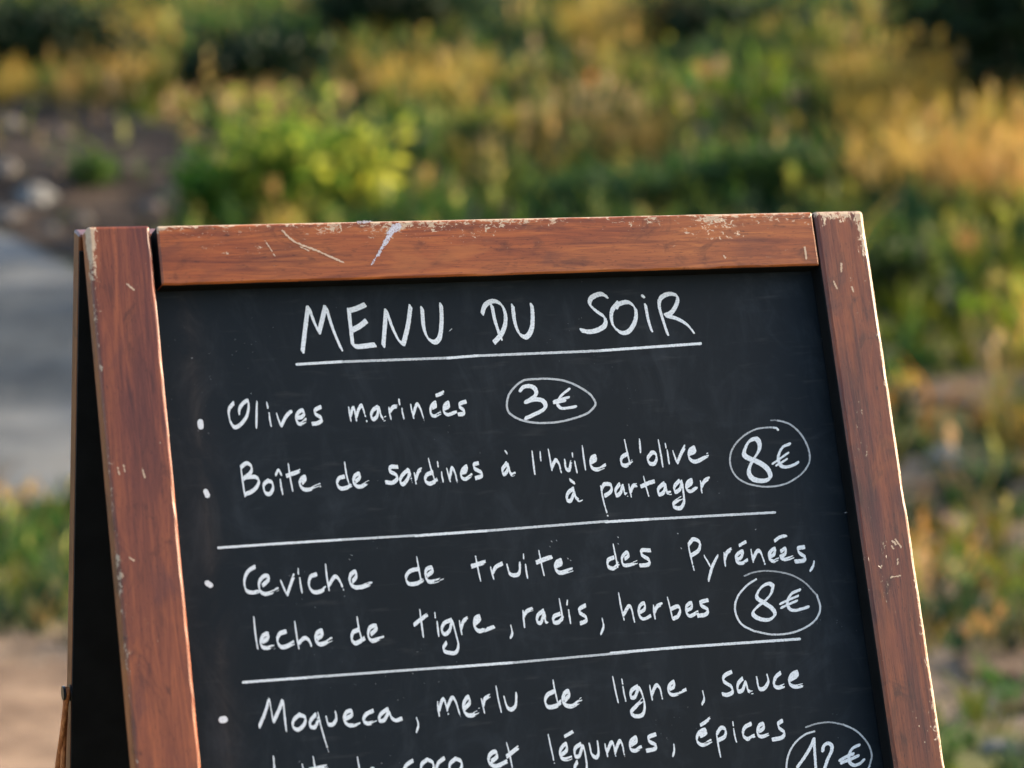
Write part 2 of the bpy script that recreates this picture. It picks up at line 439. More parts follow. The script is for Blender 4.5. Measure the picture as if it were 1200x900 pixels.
# ------------------------------------------------------------------ shrubs, clumps, stones, weeds
def leaf_cloud(name, parent, center, radii, count, size, cols, mat, seed, ragged=0.35):
    r = np.random.default_rng(seed)
    p = r.normal(size=(count, 3)); p /= np.linalg.norm(p, axis=1)[:, None]
    az = np.arctan2(p[:, 1], p[:, 0])
    lump = 1 + ragged * (sample_noise2(az * 1.6 + 9, p[:, 2] * 2.5 + 9, 1.7, seed) - 0.5) * 2
    rad = r.random(count) ** 0.5 * lump * (1 + 0.25 * r.normal(size=count) * (ragged > .5))
    p = p * rad[:, None] * np.array(radii)
    p[:, 2] = np.maximum(p[:, 2], -radii[2] * 0.95)
    p += np.array(center)
    a = r.random(count) * 6.283; tl = r.normal(size=count) * 0.6
    d = np.stack([np.cos(a) * np.cos(tl), np.sin(a) * np.cos(tl), np.sin(tl)], -1)
    s = np.cross(d, r.normal(size=(count, 3))); s /= np.linalg.norm(s, axis=1)[:, None]
    nn = np.cross(d, s)
    L = size * (0.6 + 0.8 * r.random(count)); Wd = L * 0.45
    V = np.zeros((count, 6, 3))
    V[:, 0] = p; V[:, 3] = p + d * L[:, None]
    V[:, 1] = p + d * (L * .35)[:, None] + s * (Wd / 2)[:, None] + nn * (L * .08)[:, None]
    V[:, 2] = p + d * (L * .75)[:, None] + s * (Wd * .35)[:, None] + nn * (L * .05)[:, None]
    V[:, 5] = p + d * (L * .35)[:, None] - s * (Wd / 2)[:, None] + nn * (L * .08)[:, None]
    V[:, 4] = p + d * (L * .75)[:, None] - s * (Wd * .35)[:, None] + nn * (L * .05)[:, None]
    b = (np.arange(count) * 6)[:, None]
    f = np.concatenate([b + np.array([0, 1, 2, 3]), b + np.array([0, 3, 4, 5])], 1).ravel()
    m = mesh_np(name, V.reshape(-1, 3), f, np.full(2 * count, 4), True)
    cc = np.array(cols)[r.integers(0, len(cols), count)] * (0.7 + 0.6 * r.random((count, 1)))
    set_color(m, 'tint', np.repeat(cc, 6, 0))
    return link_mesh(name, m, mat, parent)

BARK = NT('bark'); _n = BARK.noise(BARK.obj(), 30, 4)
BARK = (BARK.base(BARK.ramp(_n, [(0.35, (0.05, 0.035, 0.025)), (0.65, (0.14, 0.10, 0.07))]), 0.9, 0.2))
def stems(name, parent, tips, r0, r1, mat, root=(0, 0, -0.05), seg=5):
    V, Fc = [], []
    for t in tips:
        a = Vector(root) + Vector((rnd.uniform(-1, 1), rnd.uniform(-1, 1), 0)) * r0 * 2; b = Vector(t)
        mid = a.lerp(b, 0.5) + Vector((0, 0, 0.12 * (b - a).length))
        for (p, q, ra, rb) in ((a, mid, r0, (r0 + r1) / 2), (mid, b, (r0 + r1) / 2, r1)):
            ax = (q - p).normalized(); s = ax.orthogonal().normalized(); tt = ax.cross(s)
            i0 = len(V)
            for c, rr in ((p, ra), (q, rb)):
                for j in range(seg):
                    an = 6.283 * j / seg
                    V.append(tuple(c + (s * math.cos(an) + tt * math.sin(an)) * rr))
            for j in range(seg):
                Fc.append((i0 + j, i0 + (j + 1) % seg, i0 + seg + (j + 1) % seg, i0 + seg + j))
    m = bpy.data.meshes.new(name); m.from_pydata(V, [], Fc); m.update()
    for p in m.polygons: p.use_smooth = True
    return link_mesh(name, m, mat, parent)

LEAF = leaf_mat('shrub_leaves', trans=0.5, rough=0.5)
LEAFD = leaf_mat('dark_leaves', trans=0.12, rough=0.6)

# yellow-green leafy bush just over the left part of the sign
def bush(px, py, radii, count, size, cols, label, seed, name='leafy_bush', mat=LEAF, group=None, cat='bush', ragged=0.35):
    b = ground_at(px, py)
    e = tag(empty(name, b), label, cat, group)
    leaf_cloud('foliage', e, (0, 0, radii[2] * 0.9), radii, count, size, cols, mat, seed, ragged)
    stems('stem', e, [(radii[0] * .6 * math.cos(t), radii[1] * .6 * math.sin(t), radii[2] * 1.2) for t in (0.3, 1.5, 2.6, 3.9, 5.2)], 0.012, 0.004, BARK)
    return e
bush(335, 268, (0.42, 0.32, 0.36), 1300, 0.11, [(0.20, 0.27, 0.03), (0.36, 0.39, 0.05), (0.06, 0.13, 0.02), (0.11, 0.19, 0.022)], 'bright yellow-green leafy bush right above the left half of the sign', 101, ragged=.6)
bush(415, 264, (0.26, 0.3, 0.36), 800, 0.10, [(0.40, 0.40, 0.05), (0.26, 0.30, 0.035), (0.07, 0.13, 0.018)], 'pale yellow-green bush touching the bright leafy bush on its right', 102, ragged=.6)
bush(245, 272, (0.24, 0.25, 0.24), 600, 0.10, [(0.05, 0.15, 0.015), (0.10, 0.22, 0.018), (0.025, 0.08, 0.012)], 'low fresh green bush beside the bare soil at left', 103, ragged=.6)
bush(112, 218, (0.17, 0.2, 0.13), 350, 0.07, [(0.04, 0.09, 0.02), (0.06, 0.1, 0.02)], 'small dark bush growing alone out of the brown bank at left', 104)
bush(905, 238, (0.5, 0.35, 0.2), 1300, 0.08, [(0.03, 0.07, 0.02), (0.05, 0.09, 0.02)], 'low dark green bush directly above the right end of the top rail', 105)
bush(720, 250, (0.55, 0.35, 0.15), 1100, 0.08, [(0.035, 0.08, 0.025), (0.05, 0.10, 0.03)], 'low dark green bush above the middle of the top rail', 106)
bush(1062, 365, (0.28, 0.3, 0.22), 800, 0.07, [(0.02, 0.045, 0.012), (0.05, 0.07, 0.015)], 'dark bush beside the upper right edge of the sign', 107)

# dark shrubs along the top of the slope
dark_cols = [(0.005, 0.013, 0.007), (0.008, 0.020, 0.009), (0.014, 0.030, 0.009)]
SHRUBS = [
    (50, 96, (1.0, 0.9, 0.42), 'dark shrub at the top left corner of the view'),
    (300, 112, (0.7, 0.7, 0.28), 'small low dark shrub above the yellow-green bush'),
    (455, 48, (0.8, 0.7, 0.36), 'dark shrub cut by the top edge, above the letters MENU'),
    (800, 62, (0.8, 0.7, 0.30), 'smallest dark shrub at the top edge, above the word SOIR'),
    (1165, 125, (0.85, 0.8, 0.75), 'tall nearly black shrub in the top right corner'),
    (1290, 120, (0.9, 0.9, 0.8), 'nearly black shrub at the far right behind the golden grass'),
]
for i, (px, py, rd, lb) in enumerate(SHRUBS):
    bush(px, py, rd, 2600, 0.12, dark_cols, lb, 200 + i, 'dark_shrub', LEAFD, 'dark shrubs along the top of the slope', 'shrub')

# tall dry golden grass clumps
def clump(px, py, count, h, spread, cols, label, seed, lean=0.5):
    r = np.random.default_rng(seed)
    b = ground_at(px, py)
    p = r.normal(size=(count, 2)) * spread * 0.45
    bz = terrain(b[0] + p[:, 0], b[1] + p[:, 1]) - b[2]
    base = np.stack([p[:, 0], p[:, 1], bz - 0.02], -1)
    e = tag(empty('dry_grass_clump', b), label, 'grass clump', 'clumps of tall dry grass on the slope')
    hh = h * (0.5 + 0.6 * r.random(count))
    c = np.array(cols)[r.integers(0, len(cols), count)] * (0.75 + 0.5 * r.random((count, 1)))
    ld = np.arctan2(p[:, 1], p[:, 0]) + r.normal(size=count) * 0.8
    hn = max(6, count // 7)
    tips = base[:hn] + np.stack([np.cos(ld[:hn]) * hh[:hn] * .35, np.sin(ld[:hn]) * hh[:hn] * .35, hh[:hn] * 0.98], -1)
    tp = np.repeat(tips, 14, 0) + r.normal(size=(hn * 14, 3)) * np.array([.012, .012, .04])
    m_ = len(tp)
    o = blades(np.vstack([base, tp]), np.concatenate([hh, np.full(m_, .03)]), np.concatenate([np.full(count, .012), np.full(m_, .012)]),
               np.concatenate([ld, r.random(m_) * 6.28]), np.concatenate([0.2 + lean * r.random(count), 0.5 + r.random(m_)]),
               np.vstack([c, np.array(cols[0]) * (0.9 + 0.6 * r.random((m_, 1)))]), 'blades', GRASS)
    o.parent = e
GOLD = [(0.34, 0.235, 0.045), (0.25, 0.165, 0.03), (0.42, 0.30, 0.08)]
TAN = [(0.33, 0.215, 0.07), (0.27, 0.16, 0.04)]
ORG = [(0.38, 0.20, 0.055), (0.42, 0.26, 0.09)]
for i, a in enumerate([
    (1030, 165, 300, 0.80, 0.34, GOLD, 'tallest golden clump, left of the black shrub at upper right'),
    (1092, 235, 230, 0.62, 0.42, GOLD + ORG, 'wide golden-orange clump just above the right stile'),
    (1172, 245, 170, 0.55, 0.40, ORG, 'orange-tinged clump at the right border of the view'),
    (500, 122, 190, 0.40, 0.5, GOLD, 'low golden clump above the middle of the bush tops'),
    (108, 124, 110, 0.45, 0.35, TAN, 'pale tan clump above the brown soil at left'),
    (5, 122, 80, 0.38, 0.22, GOLD, 'golden clump at the left border of the view'),
    (705, 70, 160, 0.7, 0.35, GOLD, 'thin upright golden clump near the top edge'),
    (155, 70, 160, 0.5, 0.25, GOLD, 'slender golden clump against the dark shrub at top left'),
    (720, 190, 170, 0.35, 0.6, TAN, 'low tan clump above the top rail, right of its middle'),
]): clump(*a, 300 + i)

# thin flowering weeds, some with pale seed heads
def weed(px, py, h, label, seed, hc):
    r = np.random.default_rng(seed); b = ground_at(px, py)
    e = tag(empty('seed_head_weed', b), label, 'weed', 'thin weeds with seed heads')
    tips = [(rnd.uniform(-.06, .06), rnd.uniform(-.06, .06), h * rnd.uniform(.75, 1)) for _ in range(4)]
    stems('stem', e, tips, 0.003, 0.0015, WEEDSTEM, seg=4)
    k_ = min(1.0, b[1] / 15)
    for t in tips:
        tp = np.array(t) + r.normal(size=(30, 3)) * np.array([.012, .012, .022]) * k_
        o = blades(tp, np.full(30, .024 * k_), np.full(30, .014 * k_), r.random(30) * 6.28, r.random(30), np.array(hc) * (0.8 + 0.6 * r.random((30, 1))), 'seed_head', GRASS)
        o.parent = e
_w = NT('weed_stem'); WEEDSTEM = _w.base(_w.mix(_w.noise(_w.obj(), 20), (0.20, 0.17, 0.05), (0.30, 0.20, 0.08)), 0.7, 0.2)
PK = (0.46, 0.31, 0.17); OR = (0.36, 0.20, 0.07)
for i, a in enumerate([
    (846, 130, 0.42, 'weed with a single pale pink head near the top, right of the centre', PK),
    (818, 120, 0.32, 'short orange-headed weed left of the pale pink one', OR),
    (935, 165, 0.40, 'pinkish weed just left of the tallest golden clump', PK),
    (1168, 100, 0.55, 'reddish weed in front of the black shrub in the corner', OR),
    (400, 150, 0.30, 'pale weed standing over the pale yellow-green bush', PK),
    (1145, 800, 0.16, 'thin weed with two orange heads low at the right', OR),
    (1175, 780, 0.15, 'thin orange weed at the right border, low down', OR),
    (690, 130, 0.30, 'rust-red weed above the middle of the top rail', (0.5, 0.16, 0.06)),
    (745, 150, 0.22, 'short pale weed between the tan clump and the orange-headed weed', (0.5, 0.4, 0.2)),
    (600, 175, 0.22, 'yellow-headed weed above the word DU', (0.5, 0.38, 0.06)),
    (1000, 215, 0.22, 'small yellow weed just above the upper right corner of the sign', (0.5, 0.36, 0.06)),
    (1125, 330, 0.25, 'orange weed standing beside the dark bush right of the sign', OR),
    (1060, 475, 0.12, 'low yellow weed close to the right edge of the sign, half way down', (0.45, 0.33, 0.06)),
    (22, 620, 0.15, 'yellow-orange weed in the grass left of the sign', (0.5, 0.30, 0.05)),
    (500, 40, 0.38, 'orange weed between the dark shrubs at the top', OR),
]): weed(a[0], a[1], a[2], a[3], 400 + i, a[4])

# stones
def stone(px, py, size, shade, label, seed):
    b = ground_at(px, py)
    bm = bmesh.new()
    bmesh.ops.create_icosphere(bm, subdivisions=3, radius=1)
    ph = [rnd.uniform(0, 6) for _ in range(6)]
    for v in bm.verts:
        c = v.co
        k = 1 + .16 * math.sin(3 * c.x + ph[0]) * math.cos(2.5 * c.y + ph[1]) + .09 * math.sin(6 * c.z + ph[2] + 4 * c.x) + .05 * math.sin(11 * c.y + ph[3])
        c *= k
        c.x *= size[0]; c.y *= size[1]; c.z = (max(c.z, -.55)) * size[2]
    m = bpy.data.meshes.new('stone'); bm.to_mesh(m); bm.free()
    g = NT('stone_face'); nn = g.noise(g.obj(), 9 / size[0] * .1, 6, .65)
    g.base(g.ramp(nn, [(.35, tuple(s * .45 for s in shade)), (.65, tuple(s * .8 for s in shade))]), .9, .2); g.bump(nn, .7, .02)
    o = link_mesh('stone', m, g.m)
    o.location = b + np.array([0, 0, size[2] * .25]); o.rotation_euler = (0, 0, rnd.uniform(0, 3))
    tag(o, label, 'stone', 'loose stones on the slope')
for i, a in enumerate([
    (40, 238, (.16, .13, .11), (.20, .20, .205), 'largest pale grey stone, at the left border above the grey track'),
    (8, 258, (.09, .09, .06), (.22, .20, .19), 'mid grey stone just below the largest pale stone'),
    (98, 262, (.07, .07, .05), (.20, .17, .145), 'brownish grey stone right of the largest pale stone'),
    (12, 150, (.10, .09, .08), (.22, .19, .165), 'light beige stone on top of the brown bank at left'),
    (60, 272, (.06, .05, .04), (.18, .175, .17), 'small light stone at the upper edge of the grey track'),
    (150, 205, (.12, .10, .07), (.11, .085, .07), 'brown stone beside the small dark bush on the brown bank'),
    (70, 165, (.14, .10, .08), (.12, .095, .08), 'dull brown stone high on the brown bank'),
    (175, 250, (.10, .09, .07), (.18, .14, .12), 'dark brown stone left of the low fresh green bush'),
    (28, 128, (.13, .10, .07), (.10, .078, .065), 'dark brown stone at the upper rim of the brown bank'),
    (198, 232, (.09, .08, .06), (.17, .14, .115), 'beige stone at the right end of the brown bank'),
    (60, 205, (.08, .07, .05), (.13, .10, .08), 'darkest stone, just above the largest pale stone'),
    (5, 205, (.10, .09, .08), (.19, .165, .15), 'warm grey stone cut by the left border'),
    (120, 172, (.09, .07, .06), (.15, .12, .095), 'small tan stone right of the dull brown stone'),
    (1108, 543, (.11, .08, .05), (.26, .255, .25), 'single flat pale grey stone right of the sign'),
    (1172, 880, (.04, .035, .02), (.27, .24, .22), 'flat greyish stone in the bare soil at the lower right'),
]): stone(*a, 500 + i)

# ------------------------------------------------------------------ the A-frame chalkboard sign
W, LEN = 0.6, 1.10
SW, RH, GAP, TF, TP = 0.0434, 0.0427, 0.0045, 0.0180, 0.0032
Ow = Vector((-0.28380, 1.63311, HC + 0.02458))           # top left front corner
tdir = Vector((math.cos(YAW), math.sin(YAW), 0)); bdir = Vector((-math.sin(YAW), math.cos(YAW), 0))
sb, cb = math.sin(LEAN), math.cos(LEAN)
TH = TF + TP
hinge_w = Ow + tdir * (W / 2) + bdir * (TH * cb) - Vector((0, 0, TH * sb))
root = empty('a_frame_sign', (hinge_w.x, hinge_w.y, 0), YAW)
tag(root, 'chalkboard A-frame sign with scuffed reddish wooden frame and a handwritten white French menu', 'chalkboard sign')
z_h = hinge_w.z + TH * sb                                 # height of the front top corner
y_f = -TH * cb
def front(u, v, d): return Vector((u - W / 2, y_f - v * sb + d * cb, z_h - v * cb - d * sb))
def back(u, v, d):                                       # d counted inwards from the rear face
    e = TH - d
    return Vector((u - W / 2, v * sb + e * cb + 0.001, (z_h - TH * sb) - v * cb + e * sb))

def wood(name, seed, L, w, tone, edges, flecks=0.0, thr=0.74, low=0.0):
    """varnished reddish wood; gc = (along the grain, across, depth) in metres.  edges: (axis, position, reach, amount)"""
    g = NT(name)
    gc = g.attr('gc').outputs['Vector']
    sp = g.n('ShaderNodeSeparateXYZ'); g.l(gc, sp.inputs[0])
    X, Y, Zd = sp.outputs
    off = (seed * 1.37, seed * 0.71, seed * 2.3)
    grain = g.noise(gc, 1, 6, .62, 1.4, mul=(9, 130, 60), off=off)
    fine = g.noise(gc, 1, 3, .6, .2, mul=(60, 1500, 700), off=off)
    blot = g.noise(gc, 1, 4, .55, .6, mul=(14, 30, 20), off=off)
    big = g.noise(gc, 1, 2, .5, 0, mul=(4, 12, 8), off=(seed * 3.1, 0, 0))
    speck = g.noise(gc, 1, 2, .5, 0, mul=(220, 1000, 600), off=off)
    warm = g.ramp(grain, [(.30, tone[0]), (.5, tone[1]), (.68, tone[2])])
    c = g.mix(g.math('MULTIPLY', g.smooth(big, .42, .62), .8), warm, g.ramp(grain, [(.3, tone[3]), (.7, tone[4])]))
    if low: c = g.mix(g.math('MULTIPLY', g.smooth(X, .10, .34), low), c, g.ramp(grain, [(.3, tone[3]), (.7, tone[4])]))
    c = g.mix(g.math('MULTIPLY', g.smooth(blot, .56, .72), .5), c, tone[5])
    c = g.mix(g.math('MULTIPLY', g.smooth(fine, .5, .66), .35), c, tuple(t * .45 for t in tone[0]))
    c = g.mix(g.math('MULTIPLY', g.smooth(speck, .62, .74), .55), c, tuple(t * .25 for t in tone[0]))
    st1 = g.noise(gc, 1, 5, .6, 1.2, mul=(26, 45, 30), off=(seed * 2.7, 4, 1))
    c = g.mix(g.math('MULTIPLY', g.smooth(st1, .54, .70), .62), c, tuple(t * .55 for t in tone[0]))
    sheen = g.noise(gc, 1, 4, .6, .6, mul=(11, 28, 20), off=(seed * 4.9, 2, 7))
    c = g.mix(g.math('MULTIPLY', g.smooth(sheen, .56, .72), .5), c, tone[4])
    # wear: bare pale timber shows near the listed edges and as loose flecks
    E = None
    for (ax, pos, reach, amt, deep, *top) in edges:
        d = g.math('ABSOLUTE', g.math('SUBTRACT', (X, Y, Zd)[ax], pos))
        e = g.math('MULTIPLY', g.math('POWER', 2.718, g.math('MULTIPLY', d, -1.0 / reach)), amt)
        e = g.math('MULTIPLY', e, g.math('POWER', 2.718, g.math('MULTIPLY', Zd, -1.0 / deep)))
        if top: e = g.math('MULTIPLY', e, g.math('POWER', 2.718, g.math('MULTIPLY', X, -1.0 / top[0])))
        E = e if E is None else g.math('MAXIMUM', E, e)
    w1 = g.noise(gc, 1, 6, .7, .8, mul=(230, 380, 300), off=off)
    w2 = g.noise(gc, 1, 3, .6, .3, mul=(16, 40, 40), off=(seed * 5.3, 1, 2))
    wv = g.math('ADD', g.math('MULTIPLY', w1, .8), g.math('SUBTRACT', g.math('MULTIPLY', w2, .60), .12))
    if E is not None: wv = g.math('ADD', wv, E)
    wv = g.math('ADD', wv, flecks)
    mask = g.smooth(wv, thr, thr + .035)
    pale = g.mix(w1, (.27, .16, .09), (.60, .45, .32))
    c = g.mix(mask, c, pale)
    g.put(g.b.inputs['Base Color'], c)
    g.put(g.b.inputs['Roughness'], g.math('ADD', g.math('MULTIPLY', mask, .35), g.math('ADD', .20, g.math('MULTIPLY', st1, .30))))
    g.b.inputs['Specular IOR Level'].default_value = .34
    g.bump(g.math('SUBTRACT', g.math('ADD', g.math('MULTIPLY', grain, .35), g.math('MULTIPLY', fine, .4)), g.math('MULTIPLY', mask, 1.2)), .35, .0006)
    return g.m

PURP = ((.064, .016, .011), (.130, .031, .017), (.215, .055, .023), (.195, .045, .013), (.36, .095, .024), (.070, .021, .019))
ORAN = ((.125, .026, .007), (.275, .062, .012), (.40, .106, .020), (.185, .043, .010), (.43, .132, .030), (.110, .030, .014))
g = NT('black_paint'); _n = g.noise(g.obj(), 40, 4)
BLACK = g.base(g.ramp(_n, [(.3, (.004, .0045, .005)), (.7, (.008, .0085, .009))]), .75, .12)

def piece(name, fn, u0, u1, v0, v1, d0, d1, along, mats, parent, bev=.0016, black_side=None, seed=0):
    """one bar of the frame: bevelled, slightly worn box in leaf coordinates; keeps grain coordinates"""
    bm = bmesh.new()
    bmesh.ops.create_cube(bm, size=1)
    for v in bm.verts:
        v.co = Vector(((v.co.x + .5) * (u1 - u0), (v.co.y + .5) * (v1 - v0), (v.co.z + .5) * (d1 - d0)))
    # cut along the length so that the edges can wander a little
    ax = 1 if along == 'v' else 0
    Lg = (v1 - v0) if along == 'v' else (u1 - u0)
    long_e = [e for e in bm.edges if abs((e.verts[0].co - e.verts[1].co)[ax]) > Lg * .9]
    bmesh.ops.subdivide_edges(bm, edges=long_e, cuts=int(Lg / .012), use_grid_fill=True)
    sharp = [e for e in bm.edges if len(e.link_faces) == 2 and e.calc_face_angle(0) > .8]
    bmesh.ops.bevel(bm, geom=sharp, offset=bev, segments=3, profile=.5, affect='EDGES')
    bm.normal_update()
    r2 = random.Random(seed)
    s1, s2 = r2.uniform(0, 50), r2.uniform(0, 50)
    for v in bm.verts:
        t = v.co[ax]
        ed = 0
        for a in range(3):
            if a == ax: continue
            lim = (u1 - u0, v1 - v0, d1 - d0)[a]
            if v.co[a] < bev * 1.1 or v.co[a] > lim - bev * 1.1: ed += 1
        if ed == 2:
            k = .00045 * (float(sample_noise2(t * 90 + s1, s2, 1.0, 5)) + float(sample_noise2(t * 330 + s1, s2, 1.0, 6)) * .6 - .4)
            for a in range(3):
                lim = (u1 - u0, v1 - v0, d1 - d0)[a]
                if a != ax and 1e-5 < v.co[a] < lim - 1e-5: v.co[a] += k * (1 if v.co[a] < (u1 - u0, v1 - v0, d1 - d0)[a] / 2 else -1)
    gcs, cos = [], []
    for v in bm.verts:
        x, y, z = v.co
        gcs.append((y, x, z) if along == 'v' else (x, y, z))
    if black_side is not None:
        for f in bm.faces:
            if any(f.normal[q] * sg > .85 for q, sg in black_side): f.material_index = 1
    for f in bm.faces: f.smooth = False
    for v in bm.verts:
        v.co = fn(u0 + v.co.x, v0 + v.co.y, d0 + v.co.z)
    bmesh.ops.recalc_face_normals(bm, faces=bm.faces)
    m = bpy.data.meshes.new(name); bm.to_mesh(m); bm.free()
    set_vec(m, 'gc', gcs)
    for mt in mats[1:]: pass
    o = link_mesh(name, m, mats[0], parent)
    for mt in mats[1:]: m.materials.append(mt)
    return o

# front leaf
M_L = wood('stile_wood', 3, LEN, SW, PURP, [(1, 0.0, .0032, .27, .004), (1, 0.0, .0055, .60, .006, .045), (1, 0.0, .014, .24, .006, .09), (1, SW, .0007, .25, .004)], 0.0, .80, .55)
M_R = wood('stile_wood_scuffed', 8, LEN, SW, tuple(tuple(q * .80 for q in t) for t in PURP), [(1, SW, .0020, .48, .02), (0, 0.0, .010, .26, .02), (1, SW, .009, .5, .02, .03)], 0.045, .80)
M_T = wood('rail_wood', 5, W, RH, ORAN, [(1, 0.0, .0010, .5, .03), (1, 0.0, .0120, .235, .03), (1, RH, .0006, .1, .004)], 0.0, .80)
M_B = wood('frame_wood', 12, W, RH, PURP, [(1, 0.0, .001, .2, .004), (1, SW, .001, .2, .004)], 0.0, .80)
stile_l = piece('stile', front, 0, SW, 0, LEN, 0, TF, 'v', [M_L], root, .0022, None, 1)
stile_r = piece('stile', front, W - SW, W, 0, LEN, 0, TF, 'v', [M_R, BLACK], root, .0032, [(0, -1)], 2)
tag(stile_l, 'purplish brown stile with pale worn outer edge'); tag(stile_r, 'reddish stile flecked with pale chips and a bright worn outer edge')
rail = piece('top_rail', front, SW + GAP, W - SW - .0012, .0005, RH, .0002, TF, 'u', [M_T, BLACK], root, .0016, [(0, -1), (1, 1)], 3)
tag(rail, 'orange-brown rail with a scraped pale top edge')
piece('bottom_rail', front, SW + .002, W - SW - .002, LEN - .12, LEN - .12 + RH, .0002, TF, 'u', [M_B], root, .0016, None, 4)

# slate
g = NT('slate'); co = g.attr('uvd').outputs['Vector']
s1 = g.noise(co, 6, 5, .6); s2 = g.noise(co, 1, 6, .7, .8, mul=(30, 14, 1)); s3 = g.noise(co, 1, 3, .6, 0, mul=(18, 120, 1)); dots = g.noise(co, 420, 2, .5); dm = g.noise(co, 9, 4, .6)
c = g.ramp(s1, [(.3, (.0026, .0058, .0090)), (.55, (.0044, .0084, .0126)), (.75, (.0088, .0132, .0182))])
c = g.mix(g.math('MULTIPLY', g.smooth(s2, .46, .74), .20), c, (.044, .052, .062))
hz = g.noise(co, 1, 5, .65, 1.5, mul=(11, 16, 1)); c = g.mix(g.math('MULTIPLY', g.smooth(hz, .52, .70), .13), c, (.044, .054, .066))
c = g.mix(g.math('MULTIPLY', g.smooth(s3, .58, .75), .10), c, (.12, .115, .11))
sx = g.n('ShaderNodeSeparateXYZ'); g.l(co, sx.inputs[0])
edge_d = g.math('MULTIPLY', g.math('POWER', 2.718, g.math('MULTIPLY', g.math('ABSOLUTE', g.math('SUBTRACT', sx.outputs[0], .068)), -130.0)), g.smooth(s2, .3, .7))
c = g.mix(g.math('MULTIPLY', edge_d, .22), c, (.10, .07, .055))
c = g.mix(g.math('MULTIPLY', g.smooth(dots, .735, .77), g.math('MULTIPLY', g.smooth(dm, .5, .62), .6)), c, (.35, .34, .34))
g.put(g.b.inputs['Base Color'], c); g.put(g.b.inputs['Roughness'], g.math('ADD', .52, g.math('MULTIPLY', s1, .25)))
g.b.inputs['Specular IOR Level'].default_value = .16
g.bump(g.math('ADD', g.math('MULTIPLY', s2, .3), g.math('MULTIPLY', dots, .25)), .18, .0005)
SLATE = g.m
def panel(name, fn, mat, d0, d1, u0, u1, v0, v1, parent):
    bm = bmesh.new(); bmesh.ops.create_cube(bm, size=1)
    uv = []
    for v in bm.verts:
        q = (u0 + (v.co.x + .5) * (u1 - u0), v0 + (v.co.y + .5) * (v1 - v0), d0 + (v.co.z + .5) * (d1 - d0))
        uv.append(q); v.co = fn(*q)
    bmesh.ops.recalc_face_normals(bm, faces=bm.faces)
    m = bpy.data.meshes.new(name); bm.to_mesh(m); bm.free()
    set_vec(m, 'uvd', uv)
    return link_mesh(name, m, mat, parent)
slate = panel('slate_panel', front, SLATE, TF + .0002, TH - .0004, .003, W - .003, .003, LEN - .07, root)
tag(slate, 'black slate face written on in white')

# back leaf, mirrored behind
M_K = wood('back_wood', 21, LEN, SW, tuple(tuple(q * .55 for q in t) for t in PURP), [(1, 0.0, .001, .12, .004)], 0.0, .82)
for u0 in (0.0, W - SW):
    piece('back_stile', back, u0, u0 + SW, 0.001, LEN, 0, TF, 'v', [M_K], root, .0016, None, 7)
piece('back_rail', back, SW + .002, W - SW - .002, .0015, RH, .0002, TF, 'u', [M_K], root, .0016, None, 9)
piece('back_rail', back, SW + .002, W - SW - .002, LEN - .12, LEN - .12 + RH, .0002, TF, 'u', [M_K], root, .0016, None, 10)
panel('back_panel', back, BLACK, TF + .0002, TH - .0004, .0, W, .012, LEN - .07, root)

# hinges on the crest
g = NT('hinge_metal'); _n = g.noise(g.obj(), 200, 3)
METAL = g.base(g.ramp(_n, [(.3, (.10, .09, .08)), (.7, (.30, .28, .26))]), .45, .5); g.b.inputs['Metallic'].default_value = .9
def rod(bm, a, b, r, seg=12):
    a = Vector(a); b = Vector(b); ax = (b - a).normalized(); s = ax.orthogonal().normalized(); t = ax.cross(s)
    ring = [[bm.verts.new(c + (s * math.cos(6.2832 * j / seg) + t * math.sin(6.2832 * j / seg)) * r) for j in range(seg)] for c in (a, b)]
    for j in range(seg): bm.faces.new((ring[0][j], ring[0][(j + 1) % seg], ring[1][(j + 1) % seg], ring[1][j]))
    bm.faces.new(ring[0][::-1]); bm.faces.new(ring[1])
for u in (.018, W - .045):
    bm = bmesh.new()
    p = front(u, 0, TH); q = front(u + .028, 0, TH)
    rod(bm, p + Vector((0, .0006, .0012)), q + Vector((0, .0006, .0012)), .0020)
    m = bpy.data.meshes.new('hinge'); bm.to_mesh(m); bm.free()
    link_mesh('hinge', m, METAL, root)

# leather cord hanging from a screw on the back stile
def uvd_at(px, py, fn_o, n_w, off):
    pass
inv = Matrix.Translation(root.location) @ Matrix.Rotation(YAW, 4, 'Z'); inv = inv.inverted()
cam_p = Vector((0, 0, HC))
def ray(px, py): return (fw * F_PX + rt * (px - 600) + up * (450 - py)).normalized()
def hit_local(px, py, p0, nrm):
    o = inv @ cam_p; d = inv.to_3x3() @ ray(px, py)
    t = (p0 - o).dot(nrm) / d.dot(nrm)
    return o + d * t
side_p = back(0, .5, TF / 2); side_n = Vector((-1, 0, 0))
scr = hit_local(77.5, 812, side_p + side_n * .0035, side_n)
scr.x = side_p.x
g = NT('screw_metal'); _n = g.noise(g.obj(), 300, 2)
SCREW = g.base(g.ramp(_n, [(.3, (.02, .022, .026)), (.7, (.06, .065, .075))]), .3, .5); g.b.inputs['Metallic'].default_value = .7
bm = bmesh.new()
rod(bm, scr, scr + Vector((-.0045, 0, 0)), .0022)
rod(bm, scr + Vector((-.0045, 0, 0)), scr + Vector((-.0062, 0, 0)), .0052, 20)
rod(bm, scr + Vector((-.0002, 0, 0)), scr + Vector((-.0010, 0, 0)), .0060, 20)
m = bpy.data.meshes.new('screw'); bm.to_mesh(m); bm.free()
link_mesh('screw', m, SCREW, root)
g = NT('leather_cord'); _n = g.noise(g.obj(), 1, 5, .7, .3, mul=(500, 500, 120))
CORD = g.base(g.ramp(_n, [(.34, (.16, .045, .014)), (.55, (.42, .14, .040)), (.75, (.65, .30, .12))]), .65, .35); g.bump(_n, .6, .0008)
